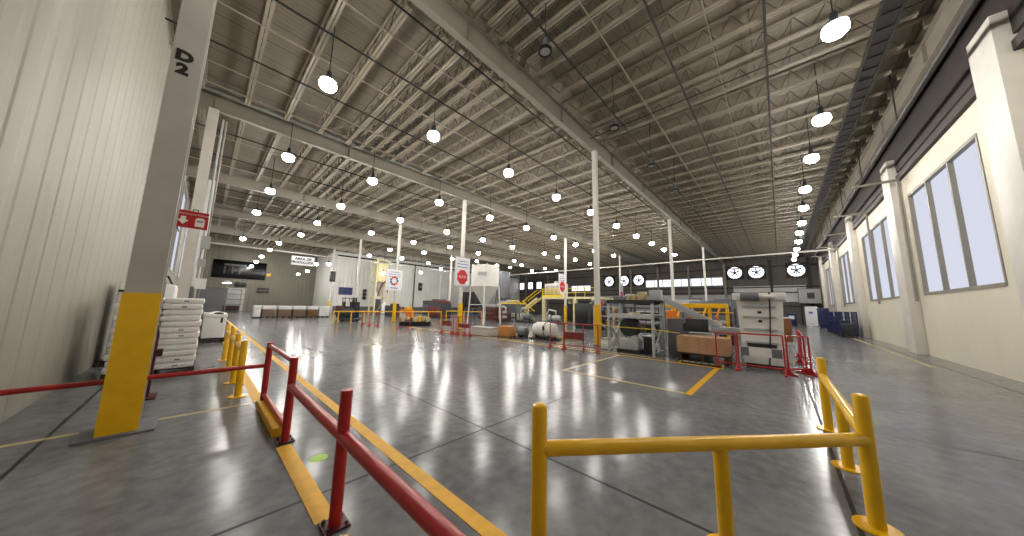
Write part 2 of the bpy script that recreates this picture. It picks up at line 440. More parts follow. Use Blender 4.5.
# ------------------------------------------------------------------ columns
def column(x, y, label, zy=1.8, guard=True):
    t = thing('steel_column', label, 'column', (x, y, 0), group='white roof columns with yellow bases')
    MB().b2((-.1, -.1, .02), (.1, .1, 9.3)).build('shaft', M['steel_col'], t)
    MB().b2((-.125, -.125, .02), (.125, .125, zy), bev=.025).build('yellow_guard', M['yellow'], t)
    MB().b2((-.22, -.22, 0), (.22, .22, .025)).build('base_plate', M['mid_grey'], t)
    MB().b2((-.2, -.14, 9.26), (.2, .14, 9.3)).build('cap_plate', M['steel_white'], t)
    return t
column(12.3, 6.08, 'tall white column with yellow base beside the pallet rack')
column(26.4, 6.35, 'white column behind the sloping conveyor beam')
column(40.9, 6.3, 'distant white column by the far end of the window strip')
column(12.3, 16.3, 'white column carrying the red stop banner beside the hopper')
column(26.9, 17.0, 'white column carrying a banner before the mezzanine')
column(40.9, 16.6, 'distant white column carrying a narrow banner before the round fans')
column(12.3, 26.3, 'white column carrying the white safety banner before the mill tower')
column(12.3, 36.4, 'white column with yellow base beside the blue notice board')
column(12.3, 46.6, 'white column carrying a black loudspeaker box')
column(25.5, 36.5, 'thin distant white column behind the stop banner')
column(30.3, 46.6, 'thin distant white column before the white far wall')
# the near wide-flange column D2
t = thing('steel_column', 'wide grey-white flanged column marked D 2 beside the walkway', 'column', (-.52, 6.2, 0))
s = MB(); s.b2((-.15, -.2, .02), (.15, -.17, 9.3)); s.b2((-.15, .17, .02), (.15, .2, 9.3)); s.b2((-.012, -.17, .02), (.012, .17, 9.3))
s.build('shaft', M['steel_near'], t)
MB().b2((-.16, -.215, .02), (.16, -.2, 1.72)).build('yellow_guard', M['yellow'], t)
MB().b2((-.3, -.3, 0), (.3, .3, .025)).build('base_plate', M['mid_grey'], t)
o = text('letter', 'D', .21, M['ink_black'], t, (-.03, -.203, 5.1), (PI/2, 0, 0), bold=.012, sx=1.1)
o = text('numeral', '2', .21, M['ink_black'], t, (-.03, -.203, 4.9), (PI/2, 0, 0), bold=.012, sx=1.1)
t = thing('steel_column', 'cream wall column with conduits behind the red hydrant sign', 'column', (-.5, 16.3, 0))
s = MB(); s.b2((-.15, -.2, .02), (.15, -.17, 9.3)); s.b2((-.15, .17, .02), (.15, .2, 9.3)); s.b2((-.012, -.17, .02), (.012, .17, 9.3))
s.build('shaft', M['steel_col'], t)
MB().tube((.3, -.1, 0), (.3, -.1, 9), .035, 8).build('conduit', M['light_grey'], t)
MB().tube((.4, 0, 1.6), (.4, 0, 9), .03, 8).build('conduit', M['steel_white'], t)
MB().b2((.24, -.2, 3.6), (.5, -.12, 4.1)).build('junction_box', M['light_grey'], t)
MB().b2((.24, -.2, 2.9), (.46, -.12, 3.2)).build('junction_box', M['light_grey'], t)
MB().b2((.26, -.22, 2.05), (.56, -.18, 2.45)).build('paper_notice', M['banner'], t)
o = thing('steel_column', 'cream column next along the walkway wall behind the hydrant column', 'column', (-.35, 26.4, 0))
MB().b2((-.2, -.2, .0), (.2, .2, 9.3), bev=.02).build('shaft', M['steel_col'], o)
MB().b2((-.3, -.3, 0), (.3, .3, .025)).build('base_plate', M['mid_grey'], o)

# ------------------------------------------------------------------ high-bay lamps
def lamp(x, y, z, label, group, lit=True):
    t = thing('pendant_lamp', label, 'lamp', (x, y, z), group=group)
    for i, (n, me) in enumerate(LM if lit else LU):
        o = bpy.data.objects.new(n, me); C.objects.link(o); o.parent = t
        if not lit: o.scale = (.8, .8, .95)
    rod = bpy.data.objects.new('suspension_rod', ROD); C.objects.link(rod); rod.parent = t
    rod.location = (0, 0, .38); rod.scale = (1, 1, (ZD-z-.38))
    return t
ROD = MB().tube((0, 0, 0), (0, 0, 1), .014, 6).mesh('suspension_rod', M['pipe_dark'])
H = MB().lathe([(.04, .4), (.06, .38), (.08, .2), (.15, .12), (.2, .06), (.225, .03), (.2, .03)], n=20).mesh('housing', M['dark_grey'])
HU = H.copy(); HU.materials[0] = M['mid_grey']
Dm = MB().lathe([(.19, .03), (.22, -.03), (.23, -.09), (.21, -.16), (.16, -.215), (.09, -.25), (.02, -.26)], n=16).mesh('lens', M['lamp'])
Do = MB().lathe([(.17, .0), (.17, -.02), (.02, -.03)], n=20).mesh('lens', M['lamp_off'])
Rg = MB().lathe([(.17, -.04), (.225, -.04), (.225, .03), (.17, .03), (.17, -.04)], n=20).mesh('rim', M['black'])
LM = [('housing', H), ('lens', Dm)]
LU = [('housing', HU), ('lens', Do), ('rim', Rg)]
EXTRA = [(17.2, 41.0, 6.0), (23.0, 41.0, 6.7), (26.6, 41.0, 7.6)]
ROWS = {
 'hung along the windowed wall': [(5.6,-1.45),(9.4,-1.45),(13.8,-1.55),(17.2,-1.5),(21.5,-1.5),(25.4,-1.6),(29.7,-1.7),(33.4,-1.7),(37.6,-1.8),(42,-1.8),(46,-1.8),(50,-1.8)],
 'added unseen overhead as fill light': [(1.9,3.9)],  # added out-of-frame lamp, brightens column D2 and the bag fronts
 'hung just past the first girder': [(1.9,9.6),(5.5,9.5),(9.7,9.4),(13.9,9.4),(17.7,9.1),(22,9.1),(26.3,9.1),(30.4,9),(34.3,8.9),(38.2,8.8)],
 'hung at the second girder': [(2,16.1),(5.6,15.7),(9.8,15.7),(14.1,15.5),(18,15.2),(22.2,15.3),(26.2,15.3),(30.5,15.3),(34.6,14.8)],
 'hung past the second girder': [(2.1,22),(5.8,21.6),(10,21.5),(14.5,21.7),(18.6,21.4),(23,21.4),(28.3,20.9),(31.4,21),(34.5,20.2),(39.3,20.5)],
 'hung past the third girder': [(2.1,28.3),(5.9,27.9),(10.2,27.7),(14.8,28.3),(18.7,27.2),(23.3,27.6),(30.5,28),(34.4,29.9),(39.7,29.2),(43,29.2)],
 'hung short of the fourth girder': [(6,34.2),(15.1,34.6),(18.7,32.9),(23.9,34),(27.3,32.6),(32.1,33.2),(35.2,33.2),(40.6,32.8)],
 'hung past the fourth girder': [(2.3,41.7),(5.3,41.3),(15.2,41.3),(19.2,39.8),(24,40.7)],
}
for row, pts in ROWS.items():
    for i, (x, y) in enumerate(pts):
        lamp(x, y, 8.3, '%s lit lamp out from the viewer in the row %s' % (ORD[i], row), 'lit high-bay lamps')
for i, (x, y, z) in enumerate([(5.15, 46.2, 8.08), (4.95, 51.5, 7.76), (4.9, 56.4, 7.47), (4.85, 61.5, 7.2)]):
    lamp(x, y, z, '%s lit high-bay lamp of the short line leading to the black wall screen' % ORD[i], 'lit high-bay lamps')
for i, (x, y, z) in enumerate([(10.35, 41.1, 6.5), (10.3, 46.7, 6.95), (10.3, 51.5, 6.34), (10.3, 57.2, 6.2)]):
    lamp(x, y, z, '%s lit lamp of the low line behind the hanging white area sign' % ORD[i], 'lit high-bay lamps')
for i, (x, y, z) in enumerate(EXTRA):
    lamp(x, y, z, '%s lit lamp of the low line before the white far wall' % ORD[i], 'lit high-bay lamps')
for i, (x, y) in enumerate([(5.4, 4), (9.7, 4), (13.6, 3.9), (17.4, 3.8), (21.7, 3.8)]):
    lamp(x, y, 8.3, '%s unlit lamp along the dark row short of the first girder' % ORD[i], 'unlit high-bay lamps', False)

# ------------------------------------------------------------------ floor markings
def stripe(lo, hi, m, label, name='floor_stripe'):
    o = MB().b2((lo[0], lo[1], 0.0005), (hi[0], hi[1], .004)).build(name, m)
    return tag(o, label, 'floor marking')
stripe((1.565, .3), (1.695, 44), M['yellow_floor'], 'long yellow floor stripe running past the red guard rail')
stripe((.76, -.2), (.9, 2.4), M['yellow_floor'], 'yellow floor stripe under the near end of the red rail')
stripe((.76, 2.66), (.9, 4.3), M['yellow_floor'], 'yellow floor stripe between the two tall red posts')
stripe((.76, 6.45), (.9, 24), M['yellow_floor'], 'yellow floor stripe along the row of yellow bollards')
stripe((XL+.05, 6.35), (.72, 6.43), M['yellow_pale'], 'pale worn yellow stripe crossing the walkway')
o = MB().b2((.76, 4.62, .004), (.93, 6.06, .11), bev=.015).build('yellow_curb', M['yellow_floor']); tag(o, 'low yellow curb block under the red swing section', 'curb')
stripe((6.68, 1.5), (6.8, 4.36), M['yellow_pale'], 'thin worn yellow line of the marked bay facing the viewer')
stripe((6.8, 4.26), (10.3, 4.36), M['yellow_pale'], 'thin yellow line closing the marked bay by the pallet rack')
stripe((6.68, 1.38), (10.3, 1.5), M['yellow_floor'], 'bright yellow line closing the marked bay by the brown boards')
stripe((10.3, 1.3), (10.42, 20), M['yellow_floor'], 'yellow boundary line in front of the machines')
stripe((10.72, 3.0), (10.8, 20), M['yellow_pale'], 'second thinner boundary line behind the barriers')
stripe((16, -3.5), (56, -3.38), M['yellow_pale'], 'pale yellow line along the foot of the windowed wall')
o = MB().lathe([(.085, .0005), (.08, .003), (.001, .003)], (1.04, 3.73, 0), 14).build('floor_sticker', M['lime']); tag(o, 'small lime green sticker stuck on the floor by the red rail', 'sticker')

# ------------------------------------------------------------------ red guard rails
def red_post(t, x, y, h=.97):
    p = MB().tube((x, y, .012), (x, y, h), .043, 20).build('post', M['red'], t)
    b = MB().b2((x-.085, y-.085, 0.004), (x+.085, y+.085, .018))
    b = b.build('base_plate', M['maroon'], t)
    for dx in (-.06, .06):
        for dy in (-.06, .06): MB().tube((x+dx, y+dy, .018), (x+dx, y+dy, .04), .012, 6).build('anchor_bolt', M['maroon'], b)
t = thing('guard_rail', 'red tubular guard rail with tall posts running along the walkway', 'guard rail', (.86, 6.25, 0))
for y in (0, -1.82, -3.7, -6.6): red_post(t, 0, y)
MB().tube((0, -1.82, .63), (0, -6.6, .63), .045, 20).build('rail', M['red'], t)
MB().tube((0, -.0, .92), (0, -1.82, .92), .03, 14).build('top_rail', M['red'], t)
MB().tube((0, -.0, .15), (0, -1.82, .15), .03, 14).build('bottom_rail', M['red'], t)
t = thing('cross_rail', 'thin red horizontal rail crossing the walkway below the bag stack', 'guard rail', (.82, 6.28, .6))
MB().tube((0, 0, 0), (-2.35, 0, 0), .032, 14).build('rail', M['red'], t)
MB().b2((-2.41, -.06, -.06), (-2.33, .06, .06)).build('end_bracket', M['maroon'], t)
# maroon stand at the picture's edge
t = thing('hose_stand', 'dark maroon stand with a foot ledge standing against the bag stack', 'stand', (-.62, 7.9, 0))
MB().b2((-.16, -.05, .02), (.2, .05, 1.02), bev=.01).build('upright_panel', M['maroon'], t)
MB().b2((-.2, -.12, .68), (.27, -.05, .8)).build('ledge', M['maroon'], t)
MB().prism([(.08, 1.02), (.2, 1.02), (.17, 1.2)], -.03, .03, 'Y').build('pointed_tip', M['maroon'], t)
MB().b2((-.25, -.2, 0), (.28, .2, .025)).build('base_plate', M['maroon'], t)

# ------------------------------------------------------------------ yellow guard rails
def y_post(t, x, y, h, dome=True):
    p = MB().lathe([(.05, .012), (.05, h-.03), (.042, h-.012), (.022, h-.002), (.001, h)], (x, y, 0), 24) if dome else MB().tube((x, y, .012), (x, y, h), .048, 20)
    p.build('post', M['yellow'], t)
    MB().lathe([(.13, .0), (.13, .015), (.05, .016)], (x, y, 0), 24).build('base_flange', M['yellow'], t)
t = thing('guard_rail', 'yellow tubular guard rail with domed posts around the near corner', 'guard rail', (1.595, 1.21, 0))
P = [(0, 0, 1.02), (1.08, -.82, .68), (2.155, -1.64, 1.0), (3.34, -1.63, .66), (4.68, -1.6, 1.0)]
for i, (x, y, h) in enumerate(P): y_post(t, x, y, h, i in (0, 2, 4))
MB().tube((0, 0, .74), (2.155, -1.64, .65), .048, 20).build('rail', M['yellow'], t)
MB().tube((2.155, -1.64, .68), (4.68, -1.6, .73), .048, 20).build('rail', M['yellow'], t)
t = thing('guard_rail', 'short row of yellow bollards joined by a rail beside the white bag stack', 'guard rail', (.61, 7.0, 0))
for k, (y, h) in enumerate(((0, .95), (1.2, .98), (2.6, 1.0), (4.4, 1.0))): y_post(t, 0, y, h)
MB().tube((0, 1.2, .78), (0, 2.6, .78), .05, 16).build('rail', M['yellow'], t)
MB().tube((0, 0, .78), (0, 1.2, .78), .05, 16).build('rail', M['yellow'], t)
MB().tube((0, 2.6, .78), (0, 4.4, .78), .05, 16).build('rail', M['yellow'], t)

# ------------------------------------------------------------------ bags and bulk goods by the walkway
def pallet(t, lo, hi, h=.14, m=None):
    m = m or M['wood_dark']
    d = MB(); n = 6
    for k in range(n):
        y = lo[1]+(hi[1]-lo[1])*(k+.5)/n; d.b2((lo[0], y-(hi[1]-lo[1])/n*.38, h-.025), (hi[0], y+(hi[1]-lo[1])/n*.38, h))
    d.build('deck_boards', m, t)
    s = MB()
    for k in range(3):
        x = lo[0]+.05+(hi[0]-lo[0]-.1)*k/2; s.b2((x-.05, lo[1], 0), (x+.05, hi[1], h-.025))
    s.build('stringers', m, t)
t = thing('wood_pallet', 'dark wooden pallet under the tall stack of white bags', 'pallet', (-1.18, 9.85, 0))
pallet(t, (0, 0), (1.24, 1.3))
def bag_mesh(L, W, Hh):
    b = MB()
    b.box((0, 0, Hh/2), (L, W, Hh), bev=.034)
    bmesh.ops.subdivide_edges(b.bm, edges=list(b.bm.edges), cuts=2, use_grid_fill=True)
    for v in b.bm.verts:
        x, y, z = v.co
        e = max(abs(x)/(L/2), 0)**4
        v.co.z = Hh/2+(z-Hh/2)*(1-.06*e) + .002*math.sin(9*x+5*y)
        v.co.y = y*(1-.05*e)+.006*math.sin(13*x)
    return b.mesh('bag', M['bag'])
BAG = bag_mesh(.605, .63, .1255)
BAGP = MB().b2((-.12, -.316, .045), (.06, -.308, .072)).mesh('print_mark', M['bag_print'])
lay = ['bottom', 'second', 'third', 'fourth', 'fifth', 'sixth', 'seventh', 'eighth', 'ninth', 'tenth', 'eleventh', 'top']
for k in range(12):
    for q, (ix, iy) in enumerate(((0, 0), (1, 0), (0, 1), (1, 1))):
        off = .025 if k % 2 else -.025
        x = -1.18+.31+ix*.62+off*(.5 if ix == 0 else .3)+random.uniform(-.005, .005); y = 9.85+.32+iy*.66+random.uniform(-.012, .012)
        lb = 'white woven bag, %s layer%s of the tall stack, %s' % (lay[k], '' if k in (0, 11) else ' from the bottom', ('outer front corner', 'aisle-side front corner', 'outer back corner', 'aisle-side back corner')[q])
        o = bpy.data.objects.new('bag', BAG); C.objects.link(o); o.location = (x, y, .142+k*.128); o.rotation_euler = (0, 0, random.uniform(-.012, .012))
        tag(o, lb, 'bag', 'white bags in the tall stack')
        if iy == 0 and (k*7+ix*3) % 5 in (0, 3):
            c = bpy.data.objects.new('print_mark', BAGP); C.objects.link(c); c.parent = o
# bulk bag with black straps standing on its own pallet behind the stack
t = thing('bulk_bag', 'white bulk bag with black lifting straps behind the tall bag stack', 'bulk bag', (-.95, 12.6, 0))
b = MB().b2((-.5, -.5, .15), (.45, .5, 2.05), bev=.1); b.build('sack', M['wrap'], t)
st = MB()
st.b2((-.3, -.52, 1.55), (-.24, -.5, 2.1)); st.b2((.2, -.52, 1.5), (.26, -.5, 2.1))
st.path([(.05, -.3, 2.02), (.1, -.3, 2.22), (.26, -.3, 2.27), (.36, -.3, 2.05)], .022, 6)
st.b2((-.48, -.515, 1.8), (.05, -.5, 1.86))
st.build('lifting_straps', M['black'], t)
pallet(t, (-.55, -.55), (.5, .55))
# big wrapped bin with a loose cloth top
t = thing('wrapped_bin', 'large white wrapped bin with rumpled cover beside the bollards', 'bin', (.42, 16.5, 0))
MB().b2((-.28, -.1, .16), (.36, 1.3, 1.0), bev=.05).build('bin_body', M['wrap'], t)
c = MB(); c.box((.04, .6, 1.04), (.68, 1.45, .16), bev=.05)
bmesh.ops.subdivide_edges(c.bm, edges=list(c.bm.edges), cuts=4, use_grid_fill=True)
for v in c.bm.verts: v.co.z += .05*math.sin(7*v.co.x+1)*math.sin(6*v.co.y)
c.build('cover', M['wrap'], t)
MB().b2((.2, -.115, .75), (.26, -.1, 1.12)).build('dark_strap', M['black'], t)
MB().ball((.12, -.02, 1.12), .09, 10, (1.6, 1, .6)).build('strap_knot', M['black'], t)
pallet(t, (-.32, -.15), (.42, 1.35))
# grey cabinet behind
t = thing('grey_cabinet', 'plain grey sheet metal enclosure behind the wrapped bin', 'enclosure', (.35, 20.6, 0))
MB().b2((-.9, 0, .05), (.52, 1.4, 2.22), bev=.02).build('body', M['mid_grey'], t)
MB().b2((-.92, -.012, 2.2), (.54, 1.42, 2.27)).build('top_cap', M['mid_grey'], t)
MB().b2((.42, -.02, 1.1), (.47, 0, 1.4)).build('handle', M['dark_grey'], t)
MB().b2((-.9, .02, 0), (.52, 1.38, .05)).build('plinth', M['dark_grey'], t)
# red hydrant sign
t = thing('hydrant_sign', 'red sign with white down arrow and pictogram hung beside column D 2', 'sign', (-.33, 8.6, 3.25))
MB().b2((-.25, -.012, -.175), (.25, .012, .175)).build('board', M['sign_red'], t)
text('lettering', 'HIDRANTE CONTRA INCENDIO', .037, M['sign_white'], t, (0, -.014, .105), (PI/2, 0, 0), .002)
MB().prism([(-.05, .05), (.02, .05), (.02, -.02), (.06, -.02), (-.015, -.11), (-.09, -.02), (-.05, -.02)], -.018, -.012, 'Y').build('arrow', M['sign_white'], t).location = (-.08, 0, 0)
p = MB(); p.b2((.07, -.016, -.13), (.2, -.0125, -.01)); p.prism([(.06, .0), (.21, .0), (.18, .05), (.09, .05)], -.016, -.0125, 'Y'); p.build('pictogram', M['sign_white'], t)
MB().b2((.09, -.019, -.035), (.18, -.016, -.02)).build('pictogram_slot', M['ink_black'], t)
MB().path([(.02, 0, .175), (.02, 0, .215), (.09, 0, .215), (.09, 0, .175)], .008, 6).build('hanger', M['black'], t)
b_ = MB().tube((-.25, 0, .1), (-.25, 2.4, .1), .012, 6); b_.build('bracket', M['pipe_dark'], t)

# ------------------------------------------------------------------ barriers
def barrier(loc, rz, L, H, label, plate=None, posts=None, board=False, r=.02, m=None):
    m = m or M['red_bright']
    t = thing('barrier', label, 'barrier', (loc[0], loc[1], 0), rz, 'red tube barriers')
    posts = posts or [0, L]
    for x in posts:
        MB().tube((x, 0, .02), (x, 0, H), r, 10).build('post', m, t)
        f = MB(); f.bar((x, -.22, .02), (x, .22, .02), .05, .03); f.prism([(-.12, .03), (.12, .03), (0, .2)], x-.012, x+.012, 'X'); f.build('foot', m, t)
    MB().tube((0, 0, H), (L, 0, H), r, 10).build('top_rail', m, t)
    MB().tube((0, 0, .16), (L, 0, .16), r, 10).build('bottom_rail', m, t)
    if plate: MB().b2((plate[0], -.03, plate[1]), (plate[2], -.005, plate[3])).build('panel', M['rust'], t)
    if board:
        MB().b2((.05, -.035, .42), (L-.02, -.012, .66)).build('board', M['machine_white'], t)
        MB().b2((.06, -.04, .425), (.24, -.035, .655)).build('grey_end', M['mid_grey'], t)
        MB().b2((L-.24, -.04, .425), (L-.03, -.035, .655)).build('grey_end', M['mid_grey'], t)
    return t
barrier((10.55, .95), -PI/2, .95, 1.02, 'red tube barrier carrying a white and grey board before the white cabinet', board=True)
barrier((10.54, 1.46), -PI/2, .46, 1.0, 'narrow red tube barrier at the end of the brown boards')
barrier((10.75, -.06), -PI/2+.75, .6, 1.0, 'red tube barrier slanting away from the cabinet corner')
barrier((11.45, -.42), .0, 2.0, 1.0, 'red tube barrier seen edge-on behind the corner barrier')
barrier((13.8, -.42), .0, 1.4, 1.0, 'farther red tube barrier in line behind the edge-on one')
barrier((10.05, 7.1), -PI/2+.12, .62, 1.0, 'red tube barrier before the white tank end')
barrier((10.12, 6.45), -PI/2+.17, 1.35, 1.0, 'red tube barrier with a rust panel before the tall column', plate=(.02, .4, .82, .68), posts=[0, .78, 1.35])
barrier((9.85, 14.75), -PI/2+.1, .85, 1.0, 'red barrier with a small rust panel left of the red stop banner'.replace('left of', 'short of'), plate=(.05, .45, .8, .72))
barrier((9.95, 13.75), -PI/2+.12, .3, 1.0, 'very narrow red barrier under the stop banner')
barrier((10.0, 13.35), -PI/2+.1, .95, 1.0, 'red barrier with a wide rust panel in front of the hopper legs', plate=(.05, .42, .9, .62), posts=[0, .5, .95])
barrier((9.05, 18.75), -PI/2+.7, .85, 1.05, 'red barrier beside the dark pallet of scrap')
barrier((8.45, 23.2), -PI/2+.3, .8, .95, 'faded red barrier before the yellow rail, farther one', posts=[0, .8])
barrier((8.62, 22.3), -PI/2+.3, .9, .95, 'faded red barrier before the yellow rail, nearer one')

# ------------------------------------------------------------------ white cabinet machine
t = thing('white_cabinet', 'tall white machine cabinet with ribbed front behind the red barrier', 'machine', (11.35, .47, 0), -PI/2)
# local x runs towards -Y, front faces local -y (towards the viewer)
b = MB(); b.prism([(-.43, .12), (.47, .12), (.56, 2.0), (-.5, 2.0)], 0, .9, 'Y'); b.build('body', M['machine_white'], t)
MB().b2((-.4, .05, 0), (.44, .85, .12)).build('plinth', M['dark_grey'], t)
MB().b2((-.6, -.06, 1.98), (.64, .96, 2.2), bev=.03).build('top_hood', M['machine_white'], t)
mo = MB().tube((-.38, -.16, 2.08), (.05, -.16, 2.08), .13, 18); mo.build('grey_motor', M['mid_grey'], t)
MB().tube((.05, -.14, 2.08), (.4, -.14, 2.08), .06, 12).build('hood_pipe', M['machine_white'], t)
for z, w_ in ((1.78, .42), (1.48, .42), (1.12, .42), (.74, .4)):
    MB().b2((-w_+.05, -.05, z-.02), (w_-.03, 0, z+.025)).build('rib', M['light_grey'], t)
MB().b2((-.32, -.02, .6), (.34, .0, .7)).build('dark_slot', M['dark_grey'], t)
for z in (1.62, 1.36): MB().b2((-.02, -.012, z-.035), (.07, 0.0, z+.035)).build('black_port', M['black'], t)
MB().path([(.28, -.09, 2.2), (.26, -.09, 1.6), (.22, -.08, 1.0), (.18, -.08, .5), (.14, -.08, .02)], .018, 8).build('cable', M['black'], t)
MB().b2((-.1, -.022, .49), (.12, -.002, .55)).build('red_label', M['ink_red'], t)
# cardboard box and white stand beside the cabinet
t = thing('white_stand', 'low white stand supporting the brown cardboard box', 'stand', (12.75, .0, 0))
for x in (-.2, .2):
    for y in (-.2, .2): MB().b2((x-.03, y-.03, 0), (x+.03, y+.03, .66)).build('leg', M['machine_white'], t)
MB().b2((-.26, -.26, .66), (.26, .26, .72)).build('top', M['machine_white'], t)
t = thing('cardboard_box', 'brown cardboard box standing on the white stand beside the cabinet', 'box', (12.75, .0, .722))
MB().b2((-.22, -.24, 0), (.22, .22, .72), bev=.01).build('carton', M['card'], t)
MB().b2((-.24, -.26, .72), (.24, .24, .76)).build('white_lid', M['machine_white'], t)
# crate of boards
t = thing('board_stack', 'stack of wide brown boards on a dark pallet beside the red barriers', 'board stack', (10.78, 1.2, 0))
for k in range(12):
    MB().b2((random.uniform(0, .015), random.uniform(-.01, .01), .3+k*.042), (.9, 1.36, .338+k*.042)).build('board', M['board'], t)
pb = MB()
for y in (.02, .62, 1.24): pb.b2((0, y, 0), (.9, y+.1, .28))
pb.b2((-.01, -.02, .26), (.92, 1.38, .3)); pb.build('pallet_base', M['wood_dark'], t)
t = thing('floor_mat', 'black rubber mat with yellow edges lying before the brown boards', 'mat', (10.44, 1.45, 0.0045))
MB().b2((-.02, -.1, 0), (.14, .95, .05), bev=.01).build('mat', M['black'], t)
e = MB(); e.b2((-.03, -.13, 0), (.15, -.1, .055)); e.b2((-.03, .95, 0), (.15, .98, .055)); e.b2((.14, -.1, 0), (.16, .95, .06)); e.build('yellow_edge', M['yellow'], t)
for k in range(5): MB().box((.02, .12+k*.17, .065), (.06, .1, .03), rz=random.uniform(-.5, .5)).build('metal_scrap', M['light_grey'], t)
o = MB().path([(12.12, 6.0, 1.02), (10.72, 4.95, .97), (10.7, 3.3, .95), (10.56, 2.4, .9)], .014, 6).build('caution_tape', M['tape']); tag(o, 'yellow caution tape strung across the pallet rack', 'tape')

# ------------------------------------------------------------------ pallet rack with goods
t = thing('pallet_rack', 'galvanised pallet rack frame with crossed braces at the boundary line', 'rack', (10.85, 3.3, 0))
for x in (0, 1.15):
    for y in (0, 1.6):
        MB().b2((x-.045, y-.04, .0), (x+.045, y+.04, 1.9)).build('upright', M['galv'], t)
for y in (0, 1.6):
    b = MB()
    b.bar((0, y, .15), (1.15, y, 1.1), .05, .055); b.bar((1.15, y, .15), (0, y, 1.1), .05, .055); b.bar((0, y, 1.15), (1.15, y, 1.15), .035, .035); b.bar((0, y, .12), (1.15, y, .12), .035, .035)
    b.build('brace', M['galv'], t)
for x in (-.03, 1.18):
    MB().b2((x-.03, 0, 1.3), (x+.03, 1.6, 1.42)).build('beam', M['galv'], t)
    MB().b2((x-.03, -.05, 1.84), (x+.03, 1.65, 1.94)).build('beam', M['dark_grey'], t)
MB().b2((-.05, -.12, 1.94), (1.2, 1.65, 1.97)).build('shelf', M['wood_dark'], t)
MB().b2((-.02, 0, 1.42), (1.17, 1.6, 1.45)).build('shelf', M['galv'], t)
for i, (x, y, w_, d, h, m, lb) in enumerate([(.55, .12, .34, .38, .38, 'light_grey', 'grey box on the rack top by the conveyor end'), (.55, .6, .34, .26, .32, 'tan', 'taller tan carton on the rack top beside the grey box'), (.5, .88, .22, .15, .2, 'tan', 'small tan carton on the rack top, middle one'), (.5, 1.07, .2, .15, .2, 'tan', 'small tan carton on the rack top nearest the tall column')]):
    o = MB().b2((-w_/2, -d/2, 0), (w_/2, d/2, h), bev=.008).build('carton', M[m], loc=(10.85+x, 3.2+y, 1.971)); tag(o, lb, 'box', 'cartons on the pallet rack')
    MB().b2((-.03, -d/2-.001, h), (.03, d/2+.001, h+.003)).build('tape_strip', M['tan'], o)
# machines standing inside / behind the rack
t = thing('drum_blower', 'dark round blower machine standing inside the pallet rack', 'machine', (11.45, 4.3, 0))
MB().lathe([(.05, -.25), (.34, -.22), (.4, 0), (.34, .22), (.05, .25)], (0, 0, .95), 22, 'X').build('drum', M['dark_grey'], t)
MB().b2((-.3, -.35, .12), (.3, .35, .5), bev=.03).build('base_box', M['galv'], t)
MB().tube((-.1, -.3, .5), (-.1, .1, .8), .1, 12).build('duct', M['galv'], t)
MB().b2((-.35, -.42, 0), (.35, .42, .12)).build('skid', M['wood_dark'], t)
o = MB().box((0, 0, .31), (.42, .36, .62), bev=.03).build('black_hopper', M['black'], loc=(11.45, 3.6, 0))
tag(o, 'black plastic hopper box on the rack floor beside the blower', 'hopper'); MB().b2((-.23, -.2, .6), (.23, .2, .66)).build('rim', M['dark_grey'], o)
o = MB().box((0, 0, .2), (.3, .42, .4), bev=.05).build('white_bucket', M['machine_white'], loc=(11.5, 5.3, 0)); tag(o, 'white tub on the floor between the tall column and the rack', 'tub'); MB().b2((-.17, -.23, .4), (.17, .23, .43)).build('rim', M['light_grey'], o)
t = thing('control_console', 'grey control cabinet with black screen behind the brown boards', 'machine', (12.2, 2.35, 0))
MB().b2((-.35, .15, 0), (.4, .75, 1.32), bev=.02).build('cabinet', M['mid_grey'], t)
MB().box((-.3, -.15, 1.12), (.12, .75, .42), ry=.25, bev=.02).build('screen', M['black'], t)
MB().b2((-.25, -.6, .0), (.4, .12, .85), bev=.02).build('side_cabinet', M['light_grey'], t)
# sloping conveyor
t = thing('conveyor', 'grey conveyor beam sloping down behind the boards', 'conveyor', (13.0, 3.75, 0))
a, b = Vector((0, 0, 2.22)), Vector((0, -2.1, 1.05))
MB().bar(a, b, .42, .2).build('belt_beam', M['galv'], t)
MB().bar(a+Vector((-.24, 0, .06)), b+Vector((-.24, 0, .06)), .04, .16).build('side_guard', M['light_grey'], t)
for f in (.08, .9):
    p = a+(b-a)*f
    MB().b2((-.2, p.y-.04, 0), (-.12, p.y+.04, p.z)).build('leg', M['galv'], t)
    MB().b2((.12, p.y-.04, 0), (.2, p.y+.04, p.z)).build('leg', M['galv'], t)
MB().b2((-.3, -2.75, .8), (.3, -1.9, 1.05), bev=.02).build('outfeed_tray', M['light_grey'], t)
for y in (-2.7, -2.0): MB().b2((-.2, y-.04, 0), (.2, y+.04, .8)).build('leg', M['galv'], t)
# yellow gantry machine
t = thing('gantry_machine', 'yellow gantry machine behind the sloping conveyor', 'machine', (17.2, 1.6, 0))
MB().b2((-.15, .2, 1.76), (.15, 2.9, 1.98), bev=.02).build('gantry_beam', M['yellow'], t)
for y in (.25, .95, 2.6):
    MB().b2((-.1, y-.06, 0), (.1, y+.06, 1.77)).build('leg', M['yellow'], t)
MB().b2((-.3, 2.3, .5), (.3, 2.85, 1.6), bev=.03).build('drive_housing', M['orange'], t)
MB().b2((.25, .1, .0), (1.2, 2.9, 1.2), bev=.03).build('machine_bed', M['dark_grey'], t)
MB().tube((-.35, .3, 1.1), (-.35, 2.8, 1.1), .09, 12).build('roller', M['galv'], t)
MB().b2((-.4, .35, .7), (-.1, 1.9, .95)).build('tray', M['machine_white'], t)
for k in range(4):
    a = MB(); a.path([(-.3, .5+k*.55, 1.75), (-.45, .62+k*.55, 1.35), (-.35, .5+k*.55, 1.0)], .045, 8); a.ball((-.35, .5+k*.55, 1.0), .09, 10); a.build('robot_arm', M['yellow'] if k % 2 else M['orange'], t)
